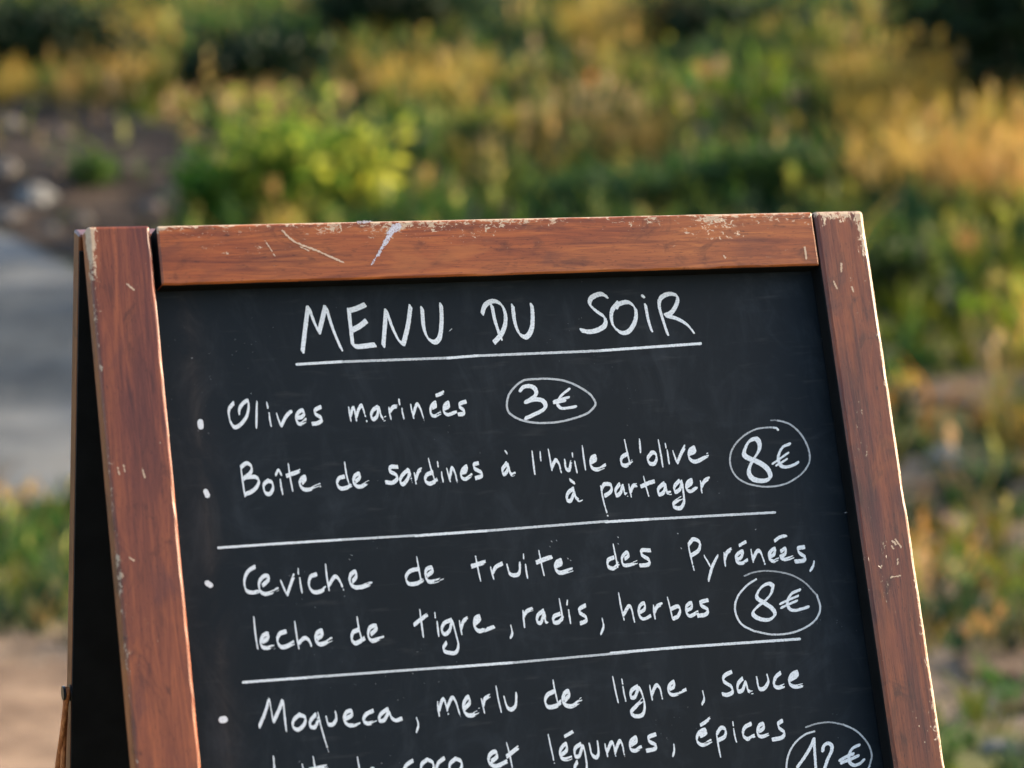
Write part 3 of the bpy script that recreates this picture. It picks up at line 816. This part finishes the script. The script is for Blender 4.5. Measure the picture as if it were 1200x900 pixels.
def tube(pts, r, seg=10):
    V, Fc = [], []
    for i, p in enumerate(pts):
        ax = (pts[min(i + 1, len(pts) - 1)] - pts[max(i - 1, 0)]).normalized()
        s = ax.cross(Vector((0, 1, .2))).normalized(); t = ax.cross(s)
        for j in range(seg):
            an = 6.2832 * j / seg; V.append(tuple(p + (s * math.cos(an) + t * math.sin(an)) * r))
    for i in range(len(pts) - 1):
        for j in range(seg): Fc.append((i * seg + j, i * seg + (j + 1) % seg, (i + 1) * seg + (j + 1) % seg, (i + 1) * seg + j))
    return V, Fc
# one cord laid round the screw: two legs run down and out to the left
V, Fc = [], []
loop_c = scr + Vector((-.0030, 0, 0))
legs = []
for k, (pxa, pxb) in enumerate(((75.0, 67.5), (80.0, 73.5))):
    y0 = -.0026 if k == 0 else .0026
    a = loop_c + Vector((0, y0, 0))
    e = hit_local(pxb, 900, loop_c + Vector((-.002 - .003 * (1 - k), 0, 0)), side_n)
    d = e - a
    legs.append([a + d * t + Vector((0, .0006 * math.sin(9 * t + k * 2), 0)) for t in np.linspace(0, 2.6, 40)])
arc = [loop_c + Vector((0, -.0026 * math.cos(t), .0026 * math.sin(t))) for t in np.linspace(0, math.pi, 9)]
pts = legs[0][::-1] + arc[1:-1] + legs[1]
V, Fc = tube(pts, .0021)
m = bpy.data.meshes.new('cord'); m.from_pydata(V, [], Fc); m.update()
for p in m.polygons: p.use_smooth = True
link_mesh('cord', m, CORD, root)

# ------------------------------------------------------------------ the handwriting: strokes of a broad-nibbed chalk pen
o_l = inv @ cam_p; r3 = inv.to_3x3()
n_l = Vector((0, -cb, sb))
def board_pts(px, py, lift, depth=None):
    """board points for marks; px, py arrays in the photograph's pixels"""
    depth = (TF + .0002) if depth is None else depth
    p0 = front(0, 0, depth - lift)
    d = np.array(fw)[None] * F_PX + np.array(rt)[None] * (px - 600)[:, None] + np.array(up)[None] * (450 - py)[:, None]
    d = d @ np.array(r3).T
    n = np.array(n_l); o = np.array(o_l)
    t = ((np.array(p0) - o) @ n) / (d @ n)
    return o + d * t[:, None]

NIBS = {'title': (5.1, .58, .81, 1.08), 'text': (3.6, .25, .97, .92), 'price': (3.6, .6, -.8, 1.5), 'round': (0.0, 1, 0, 1.2)}

def spline(P):
    if len(P) < 3: return np.array(P, float)
    P = np.array(P, float); out = []
    Q = np.vstack([2 * P[0] - P[1], P, 2 * P[-1] - P[-2]])
    for i in range(1, len(Q) - 2):
        t = np.linspace(0, 1, 7, endpoint=False)[:, None]
        p0, p1, p2, p3 = Q[i - 1], Q[i], Q[i + 1], Q[i + 2]
        out.append(.5 * (2 * p1 + (p2 - p0) * t + (2 * p0 - 5 * p1 + 4 * p2 - p3) * t ** 2 + (3 * p1 - p0 - 3 * p2 + p3) * t ** 3))
    return np.vstack(out + [P[-1:]])

def field_stroke(fx, fy, pts, L, hx, hy, r, taper):
    """signed distance (positive inside) of a nib swept along pts"""
    best = np.full(fx.shape, 1e9)
    K = max(1, int(math.ceil(L / 1.1)))
    n = len(pts)
    ss = np.linspace(0, 1, n)
    sc_ = np.ones(n)
    if taper: sc_ = .50 + .50 * np.clip(ss * 2.2, 0, 1); sc_ *= 1 - .35 * np.clip((ss - .8) / .2, 0, 1)
    for k in range(K + 1 if L > 0 else 1):
        t = (k / K * 2 - 1) * L / 2 if L > 0 else 0
        for i in range(n - 1):
            a = pts[i] + np.array([hx, hy]) * t * sc_[i]; b = pts[i + 1] + np.array([hx, hy]) * t * sc_[i + 1]
            d = b - a; q = d @ d + 1e-9
            s = np.clip(((fx - a[0]) * d[0] + (fy - a[1]) * d[1]) / q, 0, 1)
            rr = r * (sc_[i] * (1 - s) + sc_[i + 1] * s) ** .5
            dist = np.hypot(fx - a[0] - s * d[0], fy - a[1] - s * d[1]) - rr
            np.minimum(best, dist, out=best)
    return -best

CASES = {}
def march(F, x0, y0, h):
    """filled marching squares: vertices and polygons of the region F > 0"""
    ny, nx = F.shape
    V, P = [], []; key = {}
    def vid(k, x, y):
        i = key.get(k)
        if i is None: i = key[k] = len(V); V.append((x, y))
        return i
    ins = F > 0
    cnt = ins[:-1, :-1].astype(int) + ins[:-1, 1:] + ins[1:, 1:] + ins[1:, :-1]
    for j, i in zip(*np.nonzero(cnt)):
        cs = ((j, i), (j, i + 1), (j + 1, i + 1), (j + 1, i))
        poly = []
        for q in range(4):
            A = cs[q]; B = cs[(q + 1) % 4]; fa = F[A]; fb = F[B]
            if fa > 0: poly.append(vid(A, x0 + A[1] * h, y0 + A[0] * h))
            if (fa > 0) != (fb > 0):
                t = fa / (fa - fb); kk = (min(A, B), max(A, B))
                poly.append(vid(kk, x0 + (A[1] + (B[1] - A[1]) * t) * h, y0 + (A[0] + (B[0] - A[0]) * t) * h))
        if len(poly) >= 3: P.append(poly)
    return np.array(V), P

g = NT('chalk_paint')
at = g.attr('cover').outputs['Fac']; cv = g.attr('pv').outputs['Vector']
nz = g.noise(cv, 1, 4, .6, .2, mul=(.55, .55, 1)); nd = g.noise(cv, 1, 3, .6, 0, mul=(2.2, .9, 1))
f = g.math('SUBTRACT', at, g.math('MULTIPLY', g.smooth(nz, .42, .72), .36))
f = g.math('SUBTRACT', f, g.math('MULTIPLY', g.smooth(nd, .5, .7), .10), clamp=True)
g.base(g.mix(f, (.02, .023, .027), (.74, .75, .76)), .8, .25)
CHALK = g.m

mark_no = [0]
def marks(name, label, reg, nib, text, cover=1.0, parent=None, res=.42, lift=.00025, depth=None, mat=None, rough=.28):
    """text: strokes 'x,y x,y;...' in enlarged coordinates of region reg; 'r1.2|' or 'L3|' prefixes override the pen"""
    x0, y0, s = reg
    L0, hx, hy, r0 = NIBS[nib]
    S = []
    for st in text.split(';'):
        st = st.strip()
        L, r, cvr = L0, r0, cover
        while '|' in st:
            pre, st = st.split('|', 1); pre = pre.strip()
            if pre[0] == 'r': r = float(pre[1:])
            elif pre[0] == 'L': L = float(pre[1:])
            elif pre[0] == 'c': cvr = float(pre[1:])
        if depth is None: L *= .90; r *= .88
        P = [tuple(float(q) for q in p.split(',')) for p in st.split()]
        P = np.array([(x0 + a / s, y0 + b / s) for a, b in P])
        taper = nib == 'text' and len(P) <= 3 and (P[-1][1] - P[0][1]) > 1.2 * abs(P[-1][0] - P[0][0])
        S.append((spline(P), L, r, cvr, taper))
    allp = np.vstack([a[0] for a in S]); m = 8
    bx0, by0 = allp.min(0) - m; bx1, by1 = allp.max(0) + m
    fx, fy = np.meshgrid(np.arange(bx0, bx1, res), np.arange(by0, by1, res))
    Fd = np.full(fx.shape, -9.0); Cv = np.zeros(fx.shape)
    for P, L, r, cvr, taper in S:
        mm = L / 2 + r + 4
        i0 = max(0, int((P[:, 0].min() - mm - bx0) / res)); i1 = int((P[:, 0].max() + mm - bx0) / res) + 2
        j0 = max(0, int((P[:, 1].min() - mm - by0) / res)); j1 = int((P[:, 1].max() + mm - by0) / res) + 2
        sl = (slice(j0, j1), slice(i0, i1))
        q = len(P) * 3 // 4
        if nib == 'text' and len(P) > 12 and P[-1][0] > P[q][0] + 1.5:
            # the pen runs dry at the end of a sweep
            v = field_stroke(fx[sl], fy[sl], P[:q + 1], L, hx, hy, r, taper)
            v2 = field_stroke(fx[sl], fy[sl], P[q:], L, hx, hy, r, taper)
            st_ = sample_noise2(fx[sl] * .16 + fy[sl] * .05 + 70, fy[sl] + fx[sl] * .35 + 9, .85, 17)
            fade = np.clip((fx[sl] - P[q][0]) / (P[-1][0] - P[q][0] + .01), 0, 1)
            v2 = v2 - 3.4 * np.clip(st_ - .42, 0, 1) * fade
            v = np.maximum(v, v2)
        else:
            v = field_stroke(fx[sl], fy[sl], P, L, hx, hy, r, taper)
        Cv[sl] = np.where(v > Fd[sl], cvr, Cv[sl]); Fd[sl] = np.maximum(Fd[sl], v)
    k = mark_no[0] * 13
    Fd += (sample_noise2(fx + k, fy, .8, 3) - .5) * rough * 1.4 + (sample_noise2(fx + k, fy, 1.9, 4) - .5) * rough * .8
    V, P = march(Fd, bx0, by0, res)
    mark_no[0] += 1
    W3 = board_pts(V[:, 0], V[:, 1], lift + .000004 * (mark_no[0] % 20), depth)
    me = mesh_np(name, W3, np.concatenate([np.array(p) for p in P]), [len(p) for p in P])
    ci = np.clip(((V - np.array([bx0, by0])) / res).round().astype(int), 0, np.array([fx.shape[1] - 1, fx.shape[0] - 1]))
    cval = Cv[ci[:, 1], ci[:, 0]]; cval = np.where(cval == 0, cover, cval)
    set_float(me, 'cover', cval); set_vec(me, 'pv', np.column_stack([V, np.zeros(len(V))]))
    o = link_mesh(name, me, mat or CHALK, parent or slate)
    if label: tag(o, label)
    return o

RA = (330, 330, 4.8); RB = (550, 330, 4.2857); RC = (220, 435, 6.0); RD = (400, 435, 7.0588); RE = (580, 430, 8.5714); RF = (220, 520, 5.4545)
RG = (430, 510, 5.7143); RHH = (610, 500, 5.0); RI = (840, 480, 9.0); RJ = (230, 640, 5.4545); RK = (450, 630, 5.0); RL = (690, 620, 4.2857)
RM = (240, 800, 4.6154); RN = (480, 780, 5.4545); RO = (690, 770, 4.4444); RP = (900, 830, 8.5714); PH = (0, 0, 1.0)

LW = 'lettering'
marks(LW, 'the word MENU', RA, 'title', '118,392 132,270 148,148;155,148 180,220 210,285;212,280 228,215 245,145;250,145 290,270 335,378;378,160 390,270 400,355;382,163 430,148 468,130;400,272 440,250 475,222;400,355 428,366 525,355;572,360 580,260 587,165;590,165 620,250 655,325 680,350;685,350 710,250 725,140;790,150 800,260 825,320 862,340 890,310 900,220 897,130')
marks(LW, 'the word DU', RB, 'title', 'L4.5|65,160 80,118 120,98 160,115 180,160 180,215 160,265 125,305;113,120 130,200 158,285;218,122 228,200 250,260 285,278 312,240 318,180 314,118')
marks(LW, 'the word SOIR', RB, 'title', 'L4.6|690,75 660,62 615,80 605,115 640,150 680,180 680,220 640,245 600,252 562,245;L4|748,105 715,150 720,215 760,255 800,250 832,200 835,140 800,104 752,112 738,130;L3.6|885,118 898,190 915,245;r1.6|L0|868,70 877,78;L3.8|995,262 975,200 955,130 960,85 1000,62 1040,70 1045,100 1020,150 985,170;L4.2|990,172 1040,185 1090,213 1125,252')
marks('smudge_dot', None, RA, 'round', 'r.55|c.7|944,278 957,266')
UL = 'ruled_line'
marks(UL, 'line under the heading', PH, 'round', 'r1.75|c.95|348,427 400,423.9;r1.6|c.72|398,424 526,419.4;r1.75|c.98|524,419.6 560,416.8;r1.65|c.8|558,417 707,410.9;r1.75|c1|705,410.8 821,402.6')
B = 'bullet_mark'
marks(B, None, RC, 'round', 'r3.9|88,358 92,388')
marks(B, None, RF, 'round', 'r3.3|115,305 126,330')
marks(B, None, RJ, 'round', 'r3.5|70,236 90,250')
marks(B, None, RM, 'round', 'r4.4|93,201 106,199')

marks(LW, 'the word Olives', RC, 'text', '322,225 290,270 295,340 325,392 365,380 410,325 428,260 422,208 390,225 365,260 360,295;487,215 484,300 482,395;573,295 578,340 585,382;556,222 559,238 562,255;625,300 640,345 657,385;660,380 690,320 730,278;762,328 800,322 818,300 808,275 780,288 762,325 772,362 800,372 832,342;935,252 897,272 897,300 935,325 940,348 910,366 877,370')
marks(LW, 'the word marinées', RD, 'text', '62,300 68,350 78,405;78,365 92,312 106,308 115,350 124,400;126,370 145,312 168,285 185,325 208,405;300,295 262,322 245,368 265,398 295,372 312,305 325,360 350,398 368,385;395,300 400,345 410,392;402,330 430,297 465,292;502,312 508,350 516,388;478,235 479,252 481,270;575,280 584,330 598,383;598,350 625,275 655,312 683,400;L3|755,302 780,288 778,258 745,288 738,345 770,372 822,342;L3|785,200 815,190 845,174;L3|855,310 888,290 885,258 852,285 848,335 885,360 952,332;1030,252 985,267 978,295 1012,320 1012,350 968,358')
marks('price', 'price 3 euros', RE, 'price', 'L1.6|r2.1|258,235 280,205 340,192 395,212 415,260 392,300 310,352;L1.6|r2.1|312,352 400,327 475,337 508,385 485,430 400,475 312,515;L1|r1.5|745,222 690,265 650,310 628,365 650,405 695,416 812,398;L1|r1.4|592,345 660,325 740,305;L1|r1.3|595,362 650,352 705,340')
RG_ = 'price_ring'
marks(RG_, None, RE, 'round', 'r1.35|c.66|380,122 290,135 210,190 140,280 120,380 140,455 220,515 330,550 460,563 620,555 780,520 920,470 990,410 1010,360 960,280 870,215 760,160 640,128 500,118 382,123')

marks(LW, 'the word Boîte', RF, 'text', '340,155 350,230 365,332;340,150 375,125 405,142 405,180 360,222;365,215 430,212 455,237 440,278 405,308 365,322;515,234 485,265 495,312 525,320 545,285 538,247 510,237;592,230 598,275 606,320;L2|562,200 580,168 598,198;643,130 655,215 670,298;632,205 675,190 718,175;733,250 752,225 748,210 728,222 715,255 735,286 772,293 848,264')
marks(LW, 'the word de before sardines', RF, 'text', '1000,210 965,222 955,258 980,286 1025,278 1045,262;1003,120 1015,200 1035,268;1075,240 1100,215 1096,192 1070,204 1058,240 1078,270 1110,273 1158,242')
marks(LW, 'the word sardines', RG, 'text', '205,212 162,212 152,240 195,265 203,293 170,318 127,315;275,232 235,270 222,308 242,328 275,290 285,240 300,305;318,255 328,320;328,290 345,245 365,227;440,247 400,267 390,303 420,325 458,308 470,298;413,160 430,230 455,300;500,250 504,280 510,308;473,180 476,208;535,225 545,265 557,305;555,280 570,220 590,252 603,306;L3|642,252 662,242 668,207 637,237 632,278 660,294 703,265;745,187 717,197 722,225 763,247 768,273 728,288')
marks(LW, "the word à before l'huile", RG, 'text', '935,188 907,230 917,262 940,238 945,197 955,240 970,265 993,255;L2.2|925,105 938,122')
marks(LW, "the word l'huile", RHH, 'text', '68,145 75,210 83,275;115,148 118,195;163,135 173,190 183,252;182,240 205,197 225,217 237,262;260,200 265,243 285,252 297,207;318,205 324,235 330,265;L2|303,155 305,175;362,115 370,180 380,250;412,210 440,192 438,172 415,187 410,225 432,249 465,247 498,226')
marks(LW, "the word d'olive", RHH, 'text', '620,162 592,182 592,218 620,228 655,205;610,80 625,150 640,215;697,75 700,110 702,148;770,152 745,185 757,215 785,215 798,180 785,153 765,154;808,80 820,150 833,230;860,140 865,175 870,213;L2|848,100 852,122;893,145 905,180 918,210;920,208 940,160 963,117;987,160 1020,145 1018,122 990,142 987,180 1017,205 1060,192 1098,164')
marks(LW, 'the word à before partager', RHH, 'text', '310,362 277,390 272,428 295,432 315,387 322,412 345,432 360,420;L2.4|290,312 315,330')
marks(LW, 'the word partager', RHH, 'text', '470,350 485,430 510,518;475,365 492,337 530,342 530,378 495,405;580,337 557,370 562,402 585,388 600,347 610,388 625,398;635,340 640,370 648,408;645,380 660,347 680,342;722,295 735,350 750,402;707,350 745,333 783,320;840,332 807,365 812,397 840,383 850,342 858,383 880,388;930,317 902,350 907,382 935,365 945,322 955,390 958,440 938,476 902,472 897,450 930,425 953,410;L3|977,350 1000,332 1003,312 977,327 972,365 1000,379 1033,352;1055,320 1062,383;1060,350 1080,317 1108,300')
marks('price', 'price 8 euros beside the sardines', RI, 'price', '380,530 440,440 452,370 432,322 400,308 340,335 295,420 292,480 350,520 430,550 520,610 562,680 555,730 480,752 390,735 342,680 345,610 382,530;L1.4|r1.5|768,362 700,392 662,450 648,520 672,585 720,606 800,588 855,558;L1|r1.2|590,570 670,515 752,456;L1|r1.2|628,588 680,560 738,522')
marks(RG_, None, RI, 'round', 'r1.35|c.95|645,213 630,195 600,190;r1.1|c.62|605,190 540,188 420,205 300,265 200,360 145,470 145,590 200,700 300,770 430,805 570,812 730,780 880,690 965,580 980,480 950,370 880,250 780,160 690,125 640,114;r.9|c.4|645,115 610,111 572,113')
marks(UL, 'upper of the two long dividing lines', PH, 'round', 'r1.6|c.98|256,642 320,637.5 400,632.5;r1.5|c.78|398,632.6 492,627.2;r1.75|c.98|487,627.8 570,622;r1.6|c.78|568,622.2 712,610.8;r1.75|c1|710,611.6 760,608.5;r1.6|c.82|758,608.6 908,600.5')

marks(LW, 'the word Ceviche', RJ, 'text', '375,132 330,162 307,220 317,278 350,296 400,292;425,250 457,220 462,192 430,194 402,232 407,283 440,306 490,292 523,275;540,222 558,265 580,312;582,308 605,240 625,187;662,205 668,250 675,293;L2|652,145 652,175;768,180 730,197 720,250 745,291 790,291 828,266;827,120 835,200 848,278;848,250 885,195 915,217 938,270;L4|1000,225 1022,195 1018,162 988,182 980,225 1005,259 1050,263 1122,236')
marks(LW, 'the word leche', RJ, 'text', '368,455 378,560 392,652;L4|425,612 455,590 458,560 425,575 412,620 432,649 498,644;L4|573,545 532,562 518,605 540,643 580,640 622,616;630,485 640,560 655,652;655,620 690,588 720,602 736,638;L4|775,592 803,567 803,540 770,558 762,600 790,627 830,617 866,592')
marks(LW, 'the word de before tigre', RJ, 'text', 'L4|1035,535 1002,552 993,595 1017,620 1058,602 1075,588;1028,455 1040,530 1060,605;L4|1118,562 1148,532 1148,509 1110,522 1098,570 1120,604 1160,595 1196,580')
marks(LW, 'the word de before truite', RK, 'text', '205,182 152,197 128,235 147,271 200,266 230,243;192,115 205,190 218,257;255,222 283,197 278,175 250,187 243,225 262,257 300,255 346,239')
marks(LW, 'the word truite', RK, 'text', '537,112 550,180 565,250;L4|514,168 555,155 596,143;625,175 632,205 642,238;638,205 655,173 693,152;722,165 737,211 770,221 793,205 797,152;830,160 834,195 840,233;L2|817,98 818,122;908,80 922,150 937,218;L4|894,145 940,127 983,112;L4|1010,167 1037,152 1037,133 1010,147 1003,180 1032,206 1103,187')
marks(LW, 'the word tigre', RK, 'text', '210,425 220,500 230,578;177,510 215,480 253,452;312,495 316,535 320,573;L2|298,440 300,468;395,482 352,502 338,543 357,566 385,543 400,492 420,560 436,630 418,674 362,670 348,648 365,617;443,490 449,530 455,563;452,530 465,492 488,472;L4|535,502 558,482 560,462 535,474 528,515 552,546 590,541 646,521;L2.2|743,515 752,560 741,588')
marks(LW, 'the word radis', RK, 'text', '815,430 818,475 823,522;818,460 837,432 870,417;935,427 902,455 897,492 920,497 940,442 945,488 968,508;1030,447 997,462 992,493 1020,497 1050,468;1027,362 1040,430 1045,478;1082,425 1087,460 1092,498;L2|1075,368 1072,392;1180,397 1147,417 1147,440 1183,465 1183,488 1152,502')
marks(LW, 'the word des', RL, 'text', '125,142 97,157 97,188 125,197 150,175;123,78 133,130 145,188;L3|182,150 200,132 190,117 167,142 172,178 200,181 243,165;308,107 267,107 267,130 303,155 298,178 257,183')
marks(LW, 'the word Pyrénées', RL, 'text', '500,78 510,130 528,202;502,77 525,51 557,67 552,105 515,133;580,135 608,183;648,132 620,190 601,258;680,120 682,150 685,183;683,150 695,117 716,102;L3|747,152 765,142 773,110 742,132 742,163 770,172 798,155;L2.4|757,82 773,72 788,64;815,105 820,135 825,163;825,150 845,112 863,117 883,170;L3|912,137 930,127 935,97 907,120 907,148 930,162 953,145;L2.4|934,59 960,40 993,33;L3|965,112 988,97 985,125 962,140 985,152 1028,140;1083,90 1052,97 1057,120 1086,140 1078,158 1037,163;L2|1132,162 1126,187 1112,210')
marks(LW, 'the word herbes', RL, 'text', 'L2.2|67,450 74,490 60,528;150,322 162,390 177,456;175,430 200,388 215,402 228,460;L3|252,422 280,402 278,372 256,387 250,425 272,451 310,436;325,385 328,418 332,448;330,415 345,387 368,377;395,345 407,390 420,448;415,400 448,388 459,410 448,437 425,450;L3|494,408 515,395 515,370 491,387 491,422 512,436 548,416;598,357 562,367 567,385 598,405 588,428 547,436')
marks('price', 'price 8 euros beside the herbs', RL, 'price', 'L2.8|r1.3|925,285 905,274 875,286 850,315 845,345 880,370 920,398 935,430 905,455 855,450 824,425 842,395 885,360 915,325 925,288;L1|r1.6|1060,305 1018,325 998,365 1008,400 1040,408 1102,391;L1|r1.3|962,375 1005,355 1050,336;L1|r1.3|967,395 1005,377 1045,360')
marks(RG_, None, RL, 'round', 'r1.3|c.9|840,252 790,287 745,345 735,410 765,475 830,513;r1.25|c.78|828,512 930,530 1040,515 1130,465 1162,400 1145,330;r1.05|c.5|1145,332 1080,265 1000,225 900,210 830,217 782,235')
marks(UL, 'lower of the two long dividing lines', PH, 'round', 'r1.7|c1|285,799.6 360,794;r1.6|c.8|358,794 526,781.8;r1.75|c.98|522,782.4 600,776.6;r1.5|c.7|598,776.8 737,764.4;r1.75|c.98|716,765.4 800,758.2;r1.75|c.92|798,758.4 937,748.8')

marks(LW, 'the word Moqueca', RM, 'text', 'L4|295,236 325,165 348,90;350,92 370,210;L4.4|373,208 400,150 420,98;L4.4|424,98 432,180 440,258;515,172 482,200 477,238 505,254 538,225 543,187 510,174;600,172 572,205 570,236 598,238 618,185;612,165 635,260 668,368;658,190 667,223 690,226 710,200 708,162;757,197 793,177 793,152 765,162 753,200 782,231 838,219;910,152 872,172 858,205 885,221 928,209;990,142 952,170 943,203 970,202 995,162 1010,190 1035,204 1065,194;L2|1145,190 1155,230 1144,268')
marks(LW, 'the word merlu', RN, 'text', '180,235 183,280 189,318;190,280 205,227 220,217 235,260 245,303;240,270 270,207 295,230 323,320;L4|352,272 383,240 376,200 350,230 343,275 368,315 410,314 448,282;460,215 468,255 478,298;472,250 482,212 513,192;553,135 567,215 585,293;605,205 622,262 650,281 678,253 682,182')
marks(LW, 'the word de before ligne', RN, 'text', 'L4|930,162 882,187 866,230 888,265 940,256 968,230;917,95 930,165 950,248;L4|992,222 1018,192 1016,163 990,178 978,225 1002,255 1045,257 1098,218')
marks(LW, 'the word ligne', RO, 'text', '125,105 138,170 152,233;178,155 184,190 192,226;L2|172,115 176,138;253,152 222,175 218,207 240,207 262,162 285,215 291,265 278,302 240,307 220,288 247,255 284,218;318,150 324,185 330,220;328,195 350,148 370,162 382,210;L3|422,167 442,155 443,127 417,152 417,183 445,197 506,169;L2.4|593,177 601,218 590,246')
marks(LW, 'the word sauce', RO, 'text', '743,77 707,97 702,125 743,155 748,183 720,197 697,193;800,112 777,140 777,177 800,173 818,132 830,175 853,184;875,110 887,162 915,162 935,128 930,97;998,82 972,107 964,145 985,159 1018,149;1050,117 1083,97 1086,78 1057,92 1043,130 1070,154 1128,145')
marks(LW, 'the word lait', PH, 'text', '320.5,887 322,905 324,925;345,904 340,908 338.5,916 342,920 347,914 348,905 349.5,916 353,921;357,908 359,922;L2|354.2,896 355.2,900.5;367,887 370,905 373,922;363,902 373,900 383,898')
marks(LW, 'the word de before coco', PH, 'text', '418.5,904 411,909 409.5,916 416,919 422,914;419,888 421.5,903 424,920;433,912 440,906 437,901 432,906 431.5,914 437,918 446,913')
marks(LW, 'the word coco', PH, 'text', '483.5,891.5 476,897 472.5,907 478,913 486,910;501,890 494,896 494.5,906 501,909.5 507.5,903 507.5,894 501,890;520.5,888.5 513.5,894.5 511.5,904 517,909.5 525,906;534,889 527.5,895 527.5,903 534,906.5 540.5,900 540.5,892.5 534,889')
marks(LW, 'the word et', RN, 'text', 'L4|525,612 558,582 550,550 515,567 504,610 532,639 570,639 622,612;620,495 640,570 655,646;L4|622,580 660,550 693,524')
marks(LW, 'the word légumes', RN, 'text', '887,445 905,530 925,618;L3.6|968,572 1003,542 1000,500 967,533 964,580 992,599 1035,588;L2.6|992,452 1018,437 1044,422;1093,502 1057,530 1058,576 1085,576 1108,515 1125,580 1133,650 1122,686 1080,694 1054,658 1072,615;1150,505 1163,563 1190,588 1208,560 1202,490')
marks(LW, 'the word légumes continued', RO, 'text', '85,455 90,485 97,513;97,490 115,448 128,453 138,508;138,490 160,438 175,458 185,508;L3.4|222,457 247,440 245,418 217,442 217,478 242,488 273,466;348,402 312,417 317,440 348,457 343,478 302,488;L2|443,455 445,488 438,516')
marks(LW, 'the word épices', RO, 'text', 'L3.4|582,412 610,395 603,378 572,397 563,435 592,458 638,436;L2.8|583,354 608,338 630,320;665,400 673,450 685,516;668,397 690,368 712,378 708,413 675,433;755,375 760,408 768,438;L2|750,338 752,355;845,347 812,367 803,405 827,426 863,410;L3.4|887,387 910,370 909,348 887,358 878,395 897,414 943,400;1008,332 987,347 992,370 1018,392 1007,418 957,430')
marks('price', 'price 12 euros', RP, 'price', 'L.8|r2.0|300,585 380,470 435,375 460,312;L.8|r1.5|462,305 470,450 480,600 486,680;L1.2|r1.9|550,425 560,378 600,352 638,372 638,430 600,510 570,600 540,680 620,690;L1.6|r1.6|915,370 850,402 815,470 822,545 870,572 928,552 962,520;L1.4|r1.7|722,522 790,485 855,458;L1.4|r1.7|738,548 820,515 905,478')
marks(RG_, None, RP, 'round', 'r1.2|c.85|465,232 370,265 270,350 205,470 185,600 200,740 330,830 560,850 830,780 960,690 1020,580;r1.15|c.68|1018,582 1042,470 1000,350 890,230 760,165;r1.05|c.5|762,166 620,140 490,155 380,190')

tag(marks('chalk_dust', None, PH, 'round', 'r.5|c.5|646,634 647,635;r.45|c.5|652,633 652.5,634;r.5|c.45|644,640 645,641;r.45|c.6|665,654 666,655;r.4|c.5|668,656 669,657;r.6|c.5|724,629 724.6,630;r.5|c.4|724,637 725,637.5;r.6|c.45|794,625 794.6,625.4;r.6|c.5|798,642 798.6,643;r.45|c.4|411,650 413,651;r.4|c.35|409,655 410,656;r.5|c.5|294,461 294.5,461.5;r.4|c.5|885,621 886,620;r.5|c.4|990,601 994,600', .5, None), kind='stuff')

# scratches and paint smears on the frame fronts
g = NT('paint_smear'); cv = g.attr('pv').outputs['Vector']
SMEAR = g.base(g.mix(g.smooth(g.noise(cv, 1, 4, .7, 0, mul=(.5, .5, 1)), .48, .62), (.55, .53, .58), (.30, .16, .13)), .8, .2)
g = NT('bare_scratch'); cv = g.attr('pv').outputs['Vector']
SCR = g.base(g.mix(g.noise(cv, 1, 3, .6, 0, mul=(.4, .4, 1)), (.40, .22, .12), (.72, .56, .42)), .8, .2)
def scr_(text, mat, parent, name='scratch', rough=.9, d=0.0):
    for one in text.split('/'): marks(name, None, PH, 'round', one, 1.0, parent, .45, .00022, d, mat, rough)
scr_('r4.2|466,265 462,268;r3.4|462,266 456,276;r2.5|457,274 450,287;r1.6|451,285 443,299;r.7|441,300 436,310/r1.0|420,260.5 436,259.5', SMEAR, rail, 'paint_smear', 1.6, .0002)
scr_('r.9|331,270 345,283 372,294 403,308/r.5|311,282 322,300/r.7|352,289 362,294', SCR, rail, 'scratch', .9, .0002)
scr_('r1.0|943,290 945,303/r.8|848,300 850,302/r.7|398,262 400,270', SCR, rail, 'scratch', .9, .0002)
scr_('r1.2|1046,634 1050,638/r.9|1049,632 1056,641/r.8|1045,640 1047,643/r.8|1044,676.5 1055,674.5/r.8|1052,655 1052,661', SCR, stile_r, 'scratch', .9)
scr_('r1.0|986,309 986,318/r.8|977,330 981,338/r.8|998,336 1000,342', SCR, stile_r, 'scratch', .9)
scr_('r.8|149,333 157,339.5/r.7|167,550 170,561/r.6|151,653 157,657/r.7|138,548 140,556/r.6|145,545 146,552', SCR, stile_l, 'scratch', .9)
